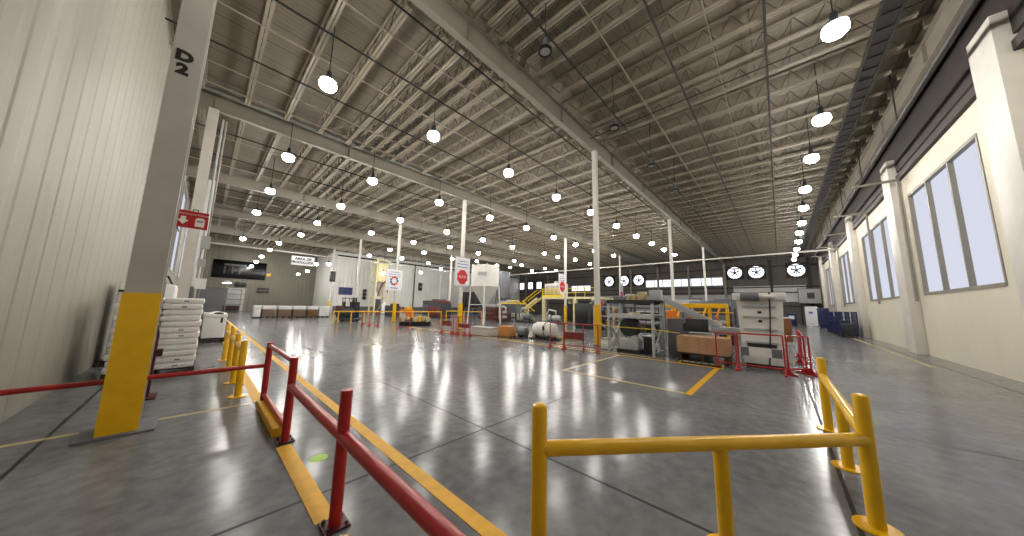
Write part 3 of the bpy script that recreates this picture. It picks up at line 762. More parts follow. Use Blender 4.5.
MB().tube((-.2, 0, 1.55), (-.2, 3.0, 1.55), .025, 8).build('rail', M['yellow'], t)
# taller dark machines behind it and along the fan wall
def machine(loc, dims, m, label, rz=0, extra=None, name='machine', top=None):
    t = thing(name, label, 'machine', (loc[0], loc[1], 0), rz, None)
    w_, d, h = dims
    MB().b2((-w_/2, -d/2, .12), (w_/2, d/2, h), bev=.04).build('body', M[m], t)
    MB().b2((-w_/2+.05, -d/2+.05, 0), (w_/2-.05, d/2-.05, .12)).build('plinth', M['black'], t)
    n = max(2, int(d/.9))
    for k in range(n):
        y = -d/2+d*(k+.5)/n
        dr = MB().b2((-w_/2-.03, y-d/n*.4, .3), (-w_/2-.001, y+d/n*.4, h*.72), bev=.008).build('door', M[extra or 'light_grey'], t)
        MB().b2((-w_/2-.06, y+d/n*.28, h*.4), (-w_/2-.03, y+d/n*.32, h*.52)).build('handle', M['black'], dr)
    MB().b2((-w_/2+.1, -d/2+.1, h), (w_/2-.1, -d/2+d*.45, h+.25), bev=.03).build('top_unit', M[top or 'mid_grey'], t)
    return t
machine((22, 3.4), (1.2, 2.6, 1.9), 'dark_grey', 'dark machine cabinet behind the yellow gantry', extra='mid_grey')
machine((30, 8.6), (1.6, 3.6, 2.0), 'mid_grey', 'long grey machine line below the window strip', extra='light_grey')
machine((36, 5.0), (1.6, 4.0, 2.6), 'mid_grey', 'grey machine near the distant window strip column', extra='dark_grey')
machine((21.5, 11.0), (1.4, 2.6, 2.0), 'dark_grey', 'dark press machine behind the tall column and rack', extra='black')
machine((33, 12.8), (1.4, 2.4, 3.0), 'dark_grey', 'tall dark machine beneath the round fans', extra='mid_grey', top='light_grey')
machine((46, 20), (1.6, 5.0, 3.2), 'mid_grey', 'big grey machine by the fan wall behind the rack', extra='light_grey')
machine((45, 9), (1.6, 3.2, 3.0), 'light_grey', 'pale machine under the window strip by the fan wall', extra='mid_grey')
machine((24.5, 26.3), (1.5, 3.0, 1.5), 'dark_grey', 'low dark machine between the hopper and the stairs', extra='mid_grey', top='light_grey')
machine((33.5, 19.0), (1.6, 3.6, 2.1), 'black', 'black extruder machine under the mezzanine platform', extra='dark_grey')
machine((20.5, 31.5), (1.5, 3.0, 1.9), 'dark_grey', 'dark machine behind the hopper toward the white far wall', extra='rust', top='rust')
machine((27, 43), (1.5, 5.0, 2.3), 'dark_grey', 'long dark machine before the white far wall', extra='mid_grey')
machine((36, 44), (2.2, 4.2, 4.2), 'dark_grey', 'tall dark machine block in the far corner', extra='black', top='tan')
machine((17.5, 38), (1.0, 2.4, 1.4), 'dark_grey', 'low dark machine beside the scrap pallet', extra='blue', top='black')
machine((31, 29.5), (1.4, 2.6, 2.4), 'light_grey', 'pale grey hopper machine behind the stair landing', extra='mid_grey')

# ------------------------------------------------------------------ tank, boxes, skid
t = thing('white_tank', 'white horizontal cylindrical tank lying on a skid behind the boundary line', 'tank', (12.05, 8.85, 0)); t.scale = (1, .82, 1)
MB().lathe([(.02, -.85), (.22, -.82), (.34, -.72), (.37, -.6), (.37, .55), (.3, .72), (.12, .78), (.02, .78)], (0, 0, .5), 28, 'Y').build('shell', M['machine_white'], t)
MB().lathe([(.375, -.03), (.385, -.03), (.385, .03), (.375, .03)], (0, -.2, .5), 28, 'Y').build('band', M['mid_grey'], t)
MB().b2((-.4, -.3, .5), (-.36, -.16, .7), bev=.01).build('black_hatch', M['black'], t)
for y in (-.55, .45): MB().b2((-.3, y-.06, .08), (.3, y+.06, .26)).build('saddle', M['dark_grey'], t)
sk = MB()
for x in (-.25, .25): sk.b2((x-.05, -.95, 0), (x+.05, .95, .08))
sk.build('skid', M['wood_dark'], t)
t = thing('electric_motor', 'grey electric motor with finned body beside the white tank', 'motor', (11.95, 10.25, 0))
MB().lathe([(.02, -.36), (.1, -.35), (.2, -.3), (.21, .2), (.15, .25), (.15, .34), (.02, .35)], (0, 0, .33), 22, 'Y').build('body', M['mid_grey'], t)
f = MB()
for k in range(9): f.lathe([(.21, -.012), (.235, -.012), (.235, .012), (.21, .012)], (0, -.24+k*.05, .33), 22, 'Y')
f.build('cooling_fins', M['light_grey'], t)
MB().tube((0, .35, .33), (0, .5, .33), .035, 10).build('shaft', M['galv'], t)
for y in (-.18, .12): MB().b2((-.2, y-.05, 0), (.2, y+.05, .16)).build('foot', M['dark_grey'], t)
t = thing('carton', 'orange-brown carton on the floor between hopper and motor', 'box', (11.2, 10.7, 0), .1)
MB().b2((-.3, -.36, .1), (.3, .36, .6), bev=.012).build('box_body', M['card_light'], t)
MB().b2((-.03, -.362, .6), (.03, .362, .604)).build('tape_strip', M['tan'], t)
pallet(t, (-.34, -.4), (.34, .4), .1, M['wood'])
t = thing('steel_ramp_box', 'pale grey low sheet metal box before the hopper legs', 'box', (11.0, 12.3, 0))
MB().b2((-.35, -.8, .02), (.35, .8, .42), bev=.02).build('box_body', M['panel_white'], t)
MB().b2((-.38, -.83, .42), (.38, .83, .46)).build('lid', M['light_grey'], t)
t = thing('scrap_pallet', 'black low pallet loaded with yellow and tan scrap', 'pallet', (11.6, 21.0, 0), .9)
pallet(t, (-.6, -1.1), (.6, 1.1), .3, M['black'])
for k in range(7): MB().box((random.uniform(-.4, .4), -.9+k*.3, .42+random.uniform(0, .1)), (random.uniform(.3, .6), .28, random.uniform(.2, .45)), rz=random.uniform(-.6, .6), bev=.03).build('scrap_bundle', M[random.choice(['tan', 'yellow', 'tan', 'rust'])], t)

# ------------------------------------------------------------------ clutter among the machines
def tube_frame(loc, dims, m, label, rz=0, shelves=1, cat='frame', name='tube_frame', load=None):
    t = thing(name, label, cat, (loc[0], loc[1], 0), rz)
    w_, d, h = dims
    for x in (-w_/2, w_/2):
        for y in (-d/2, d/2): MB().b2((x-.035, y-.035, 0), (x+.035, y+.035, h)).build('post', M[m], t)
    for k in range(shelves+1):
        z = h*(k+1)/(shelves+1)-.03
        MB().b2((-w_/2-.03, -d/2-.03, z-.06), (w_/2+.03, d/2+.03, z)).build('shelf', M[m], t)
        if load and k < shelves:
            for q in range(2):
                MB().b2((-w_/2+.06, -d/2+.08+q*d/2, z), (w_/2-.06, -d/2+q*d/2+d*.42, z+h/(shelves+1)*.6), bev=.03).build('stored_load', M[load[q % len(load)]], t)
    MB().bar((-w_/2, -d/2, .1), (-w_/2, d/2, h*.5), .03, .03).build('brace', M[m], t)
    return t
tube_frame((21.6, 23.6), (1.0, 1.6, 1.5), 'rust', 'rust red tube frame standing behind the hopper, farther one', shelves=2, load=('dark_grey', 'rust'))
tube_frame((20.8, 20.9), (.9, 1.4, 1.4), 'rust', 'rust red tube frame standing behind the hopper, nearer one', shelves=2, load=('light_grey', 'rust'))
tube_frame((26.5, 13.2), (.8, 1.5, 2.0), 'dark_grey', 'dark shelf rack beyond the tall column under the window strip', shelves=3, load=('mid_grey', 'black'))
tube_frame((26.0, 11.6), (.8, 1.2, 1.7), 'yellow', 'yellow tube frame beside the dark shelf rack', shelves=2, load=('rust', 'dark_grey'))
tube_frame((24.6, 30.2), (.8, 1.6, 1.3), 'mid_grey', 'grey tube frame with loads before the far machines', shelves=2, load=('blue', 'dark_grey'))
tube_frame((18.0, 8.3), (.8, 1.3, 1.8), 'light_grey', 'pale grey shelf frame beyond the pallet rack', shelves=2, load=('card', 'dark_grey'))
tube_frame((15.2, 5.0), (.8, 1.6, 1.75), 'dark_grey', 'dark shelf frame directly behind the pallet rack', shelves=2, load=('black', 'tan'))
def pump(loc, label, m='mid_grey', sc=1.0, rz=0):
    t = thing('pump_unit', label, 'pump', (loc[0], loc[1], 0), rz)
    MB().b2((-.4*sc, -.9*sc, 0), (.4*sc, .9*sc, .16)).build('skid', M['dark_grey'], t)
    MB().lathe([(.02, -.7*sc), (.26*sc, -.66*sc), (.3*sc, -.5*sc), (.3*sc, .1*sc), (.2*sc, .2*sc), (.02, .2*sc)], (0, 0, .52*sc), 18, 'Y').build('casing', M[m], t)
    MB().lathe([(.02, -.12), (.36*sc, -.1), (.36*sc, .1), (.02, .12)], (0, .42*sc, .52*sc), 18, 'Y').build('flange_wheel', M['light_grey'], t)
    MB().path([(0, -.2*sc, .8*sc), (0, -.2*sc, 1.25*sc), (0, .5*sc, 1.35*sc), (0, .75*sc, .9*sc), (0, .75*sc, .2)], .07*sc, 8).build('bent_pipe', M['galv'], t)
    for y in (-.5*sc, .42*sc): MB().b2((-.22*sc, y-.07, .16), (.22*sc, y+.07, .3*sc)).build('saddle', M['dark_grey'], t)
    return t
pump((23.2, 19.4), 'grey pump unit with bent pipe at the foot of the stairs', 'mid_grey', 1.1)
pump((24.4, 16.8), 'second grey pump unit, nearer the banner column', 'light_grey', 1.0, .4)
pump((22.6, 22.0), 'dark pump unit between the hopper and the stairs', 'dark_grey', 1.2, -.3)
pump((30.5, 16.6), 'dark pump unit under the mezzanine deck', 'dark_grey', 1.3)
t = thing('grey_hopper_bin', 'wide grey steel bin with yellow rim beside the hopper legs', 'bin', (25.5, 23.4, 0))
MB().prism([(-.9, 1.9), (.9, 1.9), (.6, .9), (-.6, .9)], -1.1, 1.1, 'Y').build('bin_body', M['mid_grey'], t)
MB().b2((-.95, -1.15, 1.9), (.95, 1.15, 2.02)).build('yellow_rim', M['yellow_bright'], t)
for x in (-.5, .5):
    for y in (-.9, .9): MB().b2((x-.06, y-.06, 0), (x+.06, y+.06, .92)).build('leg', M['dark_grey'], t)
for i, (x, y, l) in enumerate(((12.3, 11.5, .8), (13.2, 9.6, 1.6), (13.0, 8.0, 1.2))):
    t = thing('plank_pile', 'small pile of pale planks on the floor behind the %s' % ('carton', 'white tank', 'red barrier with the rust panel')[i], 'planks', (x, y, 0), .2*i)
    for k in range(3): MB().box((.1*k-.1, 0, .04+.075*(k % 2)), (.14, l, .07), rz=.06*k).build('plank', M['tan'], t)
t = thing('dark_downpipe', 'thin dark vertical pipe on the white far wall', 'pipe', (27.3, YW-.16, 0))
MB().tube((0, 0, 0), (0, 0, 9), .09, 8).build('pipe', M['pipe_dark'], t); MB().b2((-.2, -.1, 8.6), (.2, .1, 8.8)).build('bracket', M['pipe_dark'], t); MB().b2((-.2, -.1, .3), (.2, .1, .5)).build('bracket', M['pipe_dark'], t)
t = thing('mounted_wall_box', 'small black box mounted high on the white far wall', 'wall box', (28.6, YW-.01, 5.0))
MB().b2((-.35, -.25, -.75), (.35, 0, .75), bev=.03).build('box', M['black'], t); MB().b2((-.25, -.27, -.2), (.25, -.25, .2)).build('face_plate', M['mid_grey'], t)

# ------------------------------------------------------------------ hopper silo
def silo(loc, r, zb, zt, zc, label, m, legs=4, facets=20):
    t = thing('hopper_silo', label, 'silo', (loc[0], loc[1], 0), .3)
    MB().lathe([(r, zb), (r, zt-.15), (r*.97, zt), (r*.6, zt+.12), (.02, zt+.18)], n=facets).build('tank', M[m], t)
    MB().lathe([(.12, zc), (.16, zc+.05), (r, zb), (r*.98, zb+.01)], n=facets).build('cone', M[m], t)
    MB().lathe([(.12, zc-.35), (.12, zc)], n=12).build('outlet', M['galv'], t)
    for k in range(legs):
        a = 2*PI*k/legs+.5
        MB().tube((1.16*r*math.cos(a), 1.16*r*math.sin(a), 0), (r*math.cos(a), r*math.sin(a), zb+.1), .07, 8).build('leg', M[m], t)
    MB().lathe([(r, zb-.06), (r+.05, zb-.06), (r+.05, zb+.08), (r, zb+.08)], n=facets).build('ring_beam', M[m], t)
    br = MB()
    for k in range(legs):
        a = 2*PI*k/legs+.5; b2 = 2*PI*(k+1)/legs+.5
        br.tube((1.08*r*math.cos(a), 1.08*r*math.sin(a), zb*.5), (1.08*r*math.cos(b2), 1.08*r*math.sin(b2), zb*.5), .04, 6)
    br.build('leg_brace', M[m], t)
    rim = MB()
    for k in range(10): rim.box((r*.96*math.cos(k*.628), r*.96*math.sin(k*.628), zt+.06), (.14, .14, .16))
    rim.build('top_lugs', M[m], t)
    return t
t = silo((18.2, 20.4), 1.32, 3.45, 5.35, 1.5, 'big white hopper silo on four legs behind the stop banner', 'machine_white')
MB().b2((-1.26, -.5, 4.4), (-1.35, .3, 4.7)).build('print_mark', M['light_grey'], t).rotation_euler = (0, 0, .25)
silo((34.0, 33.6), 1.15, 3.0, 7.2, 1.2, 'tall grey cylindrical silo behind the stair landing', 'mid_grey')

# ------------------------------------------------------------------ mezzanine with stairs
t = thing('mezzanine', 'cream mezzanine platform with yellow railings beyond the banner column', 'mezzanine', (29, 14.6, 0))
MB().b2((0, 0, 2.62), (6.5, 7.2, 2.86)).build('deck', M['cream'], t)
for x in (.15, 6.3):
    for y in (2.5, 6.9, .2):
        MB().b2((x-.2, y-.2, 0), (x+.2, y+.2, 2.62)).build('leg', M['cream'], t)
MB().tube((.05, 0, 3.85), (.05, 7.2, 3.85), .04, 8).build('handrail', M['yellow_bright'], t)
MB().tube((.05, 0, 3.35), (.05, 7.2, 3.35), .03, 8).build('mid_rail', M['yellow_bright'], t)
for k in range(7): MB().tube((.05, .05+k*1.18, 2.86), (.05, .05+k*1.18, 3.85), .04, 8).build('rail_post', M['yellow_bright'], t)
MB().b2((.02, 4.2, 2.86), (.06, 7.2, 3.1)).build('toe_board', M['yellow_bright'], t)
for z in (3.1, 3.6): MB().tube((.05, 4.2, z), (.05, 7.2, z), .035, 8).build('guard_bar', M['yellow_bright'], t)
for y in (4.8, 5.4, 5.9, 6.6): MB().tube((.05, y, 2.9), (.05, y, 3.85), .03, 8).build('guard_bar', M['yellow_bright'], t)
MB().tube((.05, 7.15, 3.85), (3.0, 7.15, 3.85), .04, 8).build('end_rail', M['yellow_bright'], t)
t = thing('steel_stair', 'yellow and cream stair with landing at the end of the mezzanine', 'stairs', (28.6, 21.9, 0))
def flight(y0, z0, y1, z1, n, x):
    for s_ in (-.4, .4):
        MB().bar((x+s_, y0, z0), (x+s_, y1, z1), .06, .24).build('stringer', M['cream'], t)
        MB().tube((x+s_, y0, z0+1.0), (x+s_, y1, z1+1.0), .045, 8).build('handrail', M['yellow_bright'], t)
    tr = MB()
    for k in range(n):
        f = (k+.5)/n; tr.b2((x-.4, y0+(y1-y0)*f-.13, z0+(z1-z0)*f), (x+.4, y0+(y1-y0)*f+.13, z0+(z1-z0)*f+.04))
    tr.build('treads', M['yellow_bright'], t)
flight(0, 2.7, 2.2, 1.35, 8, 0)
flight(2.2, 1.35, .2, .05, 8, -1.0)
MB().b2((-1.5, 2.1, 1.25), (.5, 4.2, 1.4)).build('landing', M['cream'], t)
for x, y in ((-1.4, 4.1), (.4, 4.1), (-1.4, 2.2)): MB().b2((x-.06, y-.06, 0), (x+.06, y+.06, 1.25)).build('leg', M['cream'], t)
MB().tube((-1.45, 2.2, 2.35), (-1.45, 4.2, 2.35), .05, 8).build('landing_rail', M['yellow_bright'], t)
MB().tube((-1.45, 2.2, 1.9), (-1.45, 4.2, 1.9), .05, 8).build('landing_rail', M['yellow_bright'], t)
for y in (2.2, 3.2, 4.2): MB().tube((-1.45, y, 1.4), (-1.45, y, 2.35), .045, 8).build('rail_post', M['yellow_bright'], t)
t = thing('mezzanine_unit', 'pale grey machine unit standing on the mezzanine deck', 'machine', (30.3, 20.5, 2.865))
MB().b2((-.8, -1.2, 0), (.8, 1.2, 1.7), bev=.05).build('body', M['machine_white'], t)
for y in (-.75, 0, .75): MB().b2((-.83, y-.3, .3), (-.8, y+.3, 1.4)).build('panel', M['light_grey'], t)
MB().tube((0, 0, 1.7), (0, 0, 2.0), .25, 14).build('stack_pipe', M['galv'], t)

# ------------------------------------------------------------------ banners and boards
def banner(loc, w_, h, label, red, octo=True):
    t = thing('banner', label, 'banner', loc)
    MB().b2((-w_/2, -.012, -h/2), (w_/2, .012, h/2)).build('sheet', M['banner'], t)
    MB().tube((-w_/2-.04, 0, h/2), (w_/2+.04, 0, h/2), .025, 8).build('top_bar', M['light_grey'], t)
    MB().b2((-.05, 0, h/2-.06), (.05, .1, h/2+.06)).build('mount', M['light_grey'], t)
    for k in range(3):
        ww = w_*(.28, .36, .34)[k]
        MB().b2((-ww, -.018, h*.34-k*.17*h*.6), (ww, -.0125, h*.34-k*.17*h*.6+.05)).build('print_line', M['ink_blue'], t)
    if octo:
        r = w_*.37
        MB().prism([(r*math.cos(PI/8+k*PI/4), -h*.2+r*1.15*math.sin(PI/8+k*PI/4)) for k in range(8)], -.02, -.0125, 'Y').build('red_octagon', M['ink_red'], t)
        text('lettering', 'ALTO', w_*.2, M['sign_white'], t, (0, -.021, -h*.2), (PI/2, 0, 0), .002)
    else:
        for k in range(9):
            a = k*2*PI/9
            MB().ball((w_*.2*math.cos(a), -.016, -h*.05+w_*.22*math.sin(a)), w_*.075, 8, (1, .1, 1)).build('print_dot', M[('ink_blue', 'ink_blue', 'ink_red', 'orange', 'ink_blue')[k % 5]], t)
        MB().b2((-w_*.2, -.018, -h*.4), (w_*.25, -.0125, -h*.36)).build('print_line', M['ink_blue'], t)
    return t
banner((12.15, 16.02, 3.98), 1.26, 1.98, 'white banner with red stop octagon on the column beside the hopper', True)
banner((11.95, 26.02, 3.85), 1.55, 2.0, 'white banner with coloured ring print before the mill tower', False, False)
banner((25.9, 16.75, 4.2), 1.4, 1.9, 'white banner with red octagon on the column before the mezzanine', True)
banner((40.4, 16.3, 4.0), 1.3, 2.3, 'narrow white banner with red print on the distant fan-wall column', True)
o = thing('column_placard', 'small red placard over a blue one on the tall column', 'sign', (12.62, 6.0, 1.85))
MB().lathe([(.02, -.012), (.12, -.012), (.12, .012), (.02, .012)], n=18, axis='Y').build('red_disc', M['ink_red'], o)
MB().b2((-.11, -.012, -.32), (.11, .012, -.13)).build('blue_plate', M['ink_blue'], o)
MB().b2((-.16, .0, -.35), (-.1, .06, .15)).build('mount', M['light_grey'], o)
# hanging area sign
t = thing('hanging_sign', 'white hanging board lettered in two black lines over the far aisle', 'sign', (6.75, 36.0, 5.85))
MB().b2((-.98, -.03, -.46), (.98, .03, .46)).build('board', M['banner'], t)
text('lettering', 'AREA DE', .36, M['ink_black'], t, (.0, -.034, .19), (PI/2, 0, 0), .003, bold=.014)
text('lettering', 'PRODUCCION', .34, M['ink_black'], t, (0, -.034, -.17), (PI/2, 0, 0), .003, sx=.86, bold=.014)
for x in (-.85, .85): MB().tube((x, 0, .46), (x, 0, 3.45), .01, 6).build('hanging_wire', M['pipe_dark'], t)
# black wall screen
t = thing('wall_screen', 'huge glossy black panel mounted high on the taupe far wall', 'screen', (3.75, YF-.02, 6.5))
MB().b2((-3.15, -.12, -1.4), (3.1, .0, 1.4), bev=.02).build('panel', M['black_gloss'], t)
MB().b2((-1.9, -.125, .55), (.6, -.12, .85)).build('grey_print_bar', M['dark_grey'], t)
for k, x in enumerate((-1.9, -1.0, -.2)): MB().b2((x, -.125, -.7), (x+.22, -.12, .45)).build('grey_print_letter', M['black'], t)
o = thing('wall_ornament', 'small yellow fixture on the wall beside the black screen', 'fixture', (7.25, YF-.02, 5.95))
MB().prism([(-.3, .25), (.35, .3), (.1, -.3), (0, .0), (-.12, -.3)], -.15, 0, 'Y').build('plate', M['yellow'], o); MB().b2((-.05, -.1, -.1), (.05, 0, .1)).build('mount', M['dark_grey'], o)
o = thing('black_vent', 'black louvred box on the taupe wall below the screen corner', 'vent', (6.8, YF-.02, 3.4))
MB().b2((-.75, -.2, -.4), (.75, 0, .4)).build('box', M['black'], o); MB().b2((-.6, -.22, -.05), (.6, -.2, .05)).build('slat', M['mid_grey'], o)
o = thing('mounted_notice_board', 'blue notice board on the white far wall', 'notice board', (15.6, YW-.01, 3.5))
MB().b2((-1.0, -.06, -.6), (1.0, 0, .6)).build('panel', M['blue_board'], o)
for x in (-.64, 0, .64): MB().b2((x-.24, -.07, -.42), (x+.24, -.06, .42)).build('poster', M['blue'], o)
for i, z in enumerate((3.67, 3.1, 2.5)):
    o = MB().lathe([(.02, -.3), (.28, -.3), (.32, -.1), (.32, 0), (.02, 0)], (18.5, YW-.01, z), 14, 'Y').build('wall_mounted_gauge', M['black']); tag(o, 'round black wall gauge beside the blue board, %s of three' % ('topmost', 'middle', 'lowest')[i], 'gauge', 'wall gauges')
t = thing('loudspeaker', 'black loudspeaker box hung on the column past the blue board', 'loudspeaker', (12.3, 46.45, 5.3)); t.scale = (.62, .8, .85)
MB().b2((-.55, -.5, -.85), (.55, -.0, .85), bev=.05).build('cabinet', M['black'], t); MB().lathe([(.02, -.04), (.4, -.04), (.42, 0)], (0, -.5, -.2), 16, 'Y').build('cone', M['dark_grey'], t)

# ------------------------------------------------------------------ far end under the screen
t = thing('door_1', None, None, (3.7, YF-.02, 0)); t['kind'] = 'structure'
MB().b2((-1.25, -.04, 0), (1.2, 0, 3.6)).build('door_panel', M['panel_white'], t)
for z in (1.0, 1.8, 2.6): MB().b2((-1.2, -.08, z), (.95, -.04, z+.06)).build('door_joint', M['mid_grey'], t)
MB().b2((.95, -.12, 0), (1.2, -.04, 3.6)).build('door_jamb', M['steel_white'], t)
t = thing('storage_shelf', 'white shelving unit with dark load beneath the wall screen', 'shelf', (2.3+.9, YF-1.4, 0))
for x in (-.95, .95):
    for y in (-.3, .3): MB().b2((x-.03, y-.03, 0), (x+.03, y+.03, 3.4)).build('upright', M['steel_white'], t)
for z in (.9, 1.75, 2.6, 3.3): MB().b2((-.98, -.34, z), (.98, .34, z+.06)).build('shelf_board', M['steel_white'], t)
MB().b2((-.9, -.3, .05), (.9, .3, .85), bev=.03).build('dark_load', M['wood_dark'], t)
o = thing('desk_lamp_fixture', 'small bright lamp dish above the grey enclosure', 'lamp', (1.55, 40, 3.35))
MB().lathe([(.32, 0), (.3, -.03), (.02, -.05)], n=16).build('lens', M['strip_lamp'], o); MB().lathe([(.34, 0), (.2, .2), (.05, .3), (.02, .3)], n=16).build('shade', M['light_grey'], o); MB().tube((0, 0, .3), (0, 0, 7.1), .012, 6).build('cord', M['pipe_dark'], o)
o = thing('wall_fan_unit', 'black twin wall unit above the far door', 'fan', (4.0, YF-.02, 4.2))
for x in (-.3, .35): MB().lathe([(.05, -.4), (.36, -.35), (.4, 0), (.02, 0)], (x, 0, 0), 14, 'Y').build('drum', M['black'], o)
names = ['end', 'second', 'third', 'fourth', 'fifth', 'last']
for i, (x, w_, sk_) in enumerate(((3.8, .55, 'wrap'), (4.7, 1.05, 'brown_load'), (5.95, 1.1, 'brown_load'), (7.15, 1.1, 'brown_load'), (8.35, .95, 'wood'), (9.45, 1.0, 'wrap'))):
    t = thing('loaded_pallet', 'white-topped pallet load along the far aisle, %s in the row from the screen' % ('first' if i == 0 else names[i]), 'pallet load', (x, 37.6, 0), 0, 'white-topped pallet loads')
    pallet(t, (-w_/2, -.5), (w_/2, .5), .12)
    MB().b2((-w_/2+.02, -.48, .12), (w_/2-.02, .48, .85), bev=.03).build('load', M[sk_], t)
    MB().b2((-w_/2-.01, -.51, .83), (w_/2+.01, .51, 1.2), bev=.06).build('white_top_sheet', M['wrap'], t)

# ------------------------------------------------------------------ forklift and yellow rail by the column row
t = thing('forklift', 'dark forklift truck parked behind the yellow rail', 'forklift', (10.3, 32.5, 0), 0)
MB().b2((-.9, -.5, .35), (.5, .5, 1.1), bev=.08).build('chassis', M['dark_grey'], t)
MB().b2((-1.0, -.48, .4), (-.5, .48, 1.35), bev=.1).build('counterweight', M['maroon'], t)
MB().b2((-.3, -.3, 1.1), (.05, .3, 1.25), bev=.04).build('seat', M['black'], t)
MB().b2((-.42, -.3, 1.2), (-.3, .3, 1.75), bev=.04).build('seat_back', M['black'], t)
for x, y in ((-.55, -.5), (.25, -.5), (-.55, .5), (.25, .5)):
    MB().lathe([(.02, -.1), (.3, -.1), (.33, 0), (.3, .1), (.02, .1)], (x, y, .33), 18, 'Y').build('wheel', M['black'], t)
for y in (-.35, .35):
    MB().b2((.55, y-.06, .1), (.7, y+.06, 2.2)).build('mast_rail', M['black'], t)
    MB().b2((.7, y-.06, .06), (1.6, y+.06, .12)).build('fork', M['black'], t)
    MB().tube((-.45, y, 1.2), (-.4, y, 2.1), .035, 8).build('guard_post', M['black'], t)
    MB().tube((.4, y, 1.0), (.2, y, 2.1), .035, 8).build('guard_post', M['black'], t)
MB().b2((-.5, -.45, 2.08), (.35, .45, 2.14)).build('overhead_guard', M['black'], t)
MB().ball((-.35, 0, 2.2), .14, 12).build('white_beacon', M['machine_white'], t)
t = thing('black_machine_box', 'tall black machine box beside the forklift', 'machine', (11.3, 33.6, 0))
MB().b2((-.35, -.4, .1), (.4, .4, 1.75), bev=.04).build('body', M['black'], t); MB().b2((-.3, -.43, 1.0), (.3, -.4, 1.5)).build('panel', M['dark_grey'], t); MB().b2((-.4, -.45, 0), (.45, .45, .1)).build('plinth', M['dark_grey'], t)
t = thing('black_pallet_truck', 'low black platform on the floor behind the yellow rail', 'platform', (9.0, 27.6, 0))
MB().b2((-.7, -.4, .12), (.7, .4, .26), bev=.02).build('deck', M['black'], t)
for x in (-.55, .55):
    MB().tube((x, -.3, .07), (x, .3, .07), .07, 10).build('roller', M['dark_grey'], t)
t = thing('guard_rail', 'long low yellow guard rail along the far column row', 'guard rail', (7.45, 26.7, 0))
MB().tube((0, 0, .92), (9.6, -.95, .92), .05, 10).build('rail', M['yellow'], t)
for x in (0, .35, 1.3, 2.3, 4.7, 6.6, 8.2, 9.6): MB().tube((x, -x*.099, 0), (x, -x*.099, .95), .05, 10).build('post', M['yellow'], t)
t = thing('guard_rail', 'short yellow guard rail beside the hopper legs', 'guard rail', (17.5, 25.5, 0))
MB().tube((0, 0, 1.0), (2.4, -2.8, 1.0), .05, 10).build('rail', M['yellow'], t)
for k in range(3): MB().tube((k*1.2, -k*1.4, 0), (k*1.2, -k*1.4, 1.03), .05, 10).build('post', M['yellow'], t)
# cream mill tower
t = thing('mill_tower', 'cream steel mill tower with pipes near the white far wall', 'machine', (19.0, 46.3, 0)); t.scale = (.66, .8, 1)
for x in (-1.5, 1.5):
    for y in (-1.2, 1.2): MB().b2((x-.12, y-.12, 0), (x+.12, y+.12, 8.4)).build('leg', M['cream'], t)
for z in (2.6, 5.0, 8.3):
    MB().b2((-1.6, -1.3, z), (1.6, 1.3, z+.14)).build('platform', M['cream'], t)
MB().b2((-1.0, -.9, 5.2), (1.1, .9, 7.9), bev=.1).build('upper_housing', M['cream'], t)
MB().lathe([(.25, 2.7), (.9, 4.2), (.9, 5.0), (.3, 5.0)], n=18).build('cyclone', M['light_grey'], t)
MB().path([(-.9, -1.25, 2.8), (-.2, -1.25, 4.6), (.9, -1.25, 5.2), (1.3, -1.25, 3.4)], .14, 8).build('bent_duct', M['rust'], t)
MB().b2((-1.0, -1.25, .1), (-.1, -.2, 2.3), bev=.05).build('motor_housing', M['dark_grey'], t)
MB().b2((.2, -1.2, .1), (1.1, -.3, 1.9), bev=.05).build('feed_box', M['machine_white'], t)
br = MB()
for z0, z1 in ((0, 2.6), (2.7, 5.0)): br.bar((-1.5, -1.22, z0), (1.5, -1.22, z1), .08, .08)
br.build('brace', M['cream'], t)
o = machine((14.2, 27.6), (.8, 1.4, 1.1), 'orange', 'orange machine with white panel beside the safety banner column', extra='machine_white', top='yellow')

# ------------------------------------------------------------------ wall fans
def wall_fan(y, z, R, label):
    t = thing('wall_fan', label, 'fan', (XB-.4, y, z), 0, 'backlit wall fans')
    f = MB(); n = 24
    # square housing with a round opening
    outer = []; inner = []
    for k in range(n):
        a = 2*PI*k/n; c_, s_ = math.cos(a), math.sin(a); q = 1.18*R/max(abs(c_), abs(s_))
        outer.append((q*c_, q*s_)); inner.append((R*c_, R*s_))
    bmv = f.bm
    A = [bmv.verts.new((0, u, v)) for u, v in outer]; B = [bmv.verts.new((0, u, v)) for u, v in inner]
    A2 = [bmv.verts.new((.34, u, v)) for u, v in outer]; B2 = [bmv.verts.new((.34, u, v)) for u, v in inner]
    for k in range(n):
        j = (k+1) % n
        for q in ((A[k], A[j], B[j], B[k]), (A2[k], B2[k], B2[j], A2[j]), (A[k], A2[k], A2[j], A[j]), (B[k], B[j], B2[j], B2[k])): bmv.faces.new(q)
    f.build('housing', M['dark_steel'], t)
    MB().lathe([(R*1.0, .26), (R*1.0, .3), (.01, .3)], n=24, axis='X').build('daylight_opening', M['fan_day'], t)
    MB().lathe([(.02, .02), (R*.2, .02), (R*.22, .2), (.02, .2)], n=16, axis='X').build('hub', M['black'], t)
    for k in range(5):
        a = k*2*PI/5+.3
        b = MB(); b.prism([(R*.15, -R*.05), (R*.62, -R*.16), (R*.66, R*.1), (R*.15, R*.07)], .08, .11, 'X')
        o = b.build('blade', M['dark_grey'], t); o.rotation_euler = (a, 0, 0)
    g = MB()
    for a in (.5, 2.6, 4.7): g.tube((.03, 0, 0), (.03, R*math.cos(a), R*math.sin(a)), .045, 6)
    g.build('guard_arms', M['dark_steel'], t)
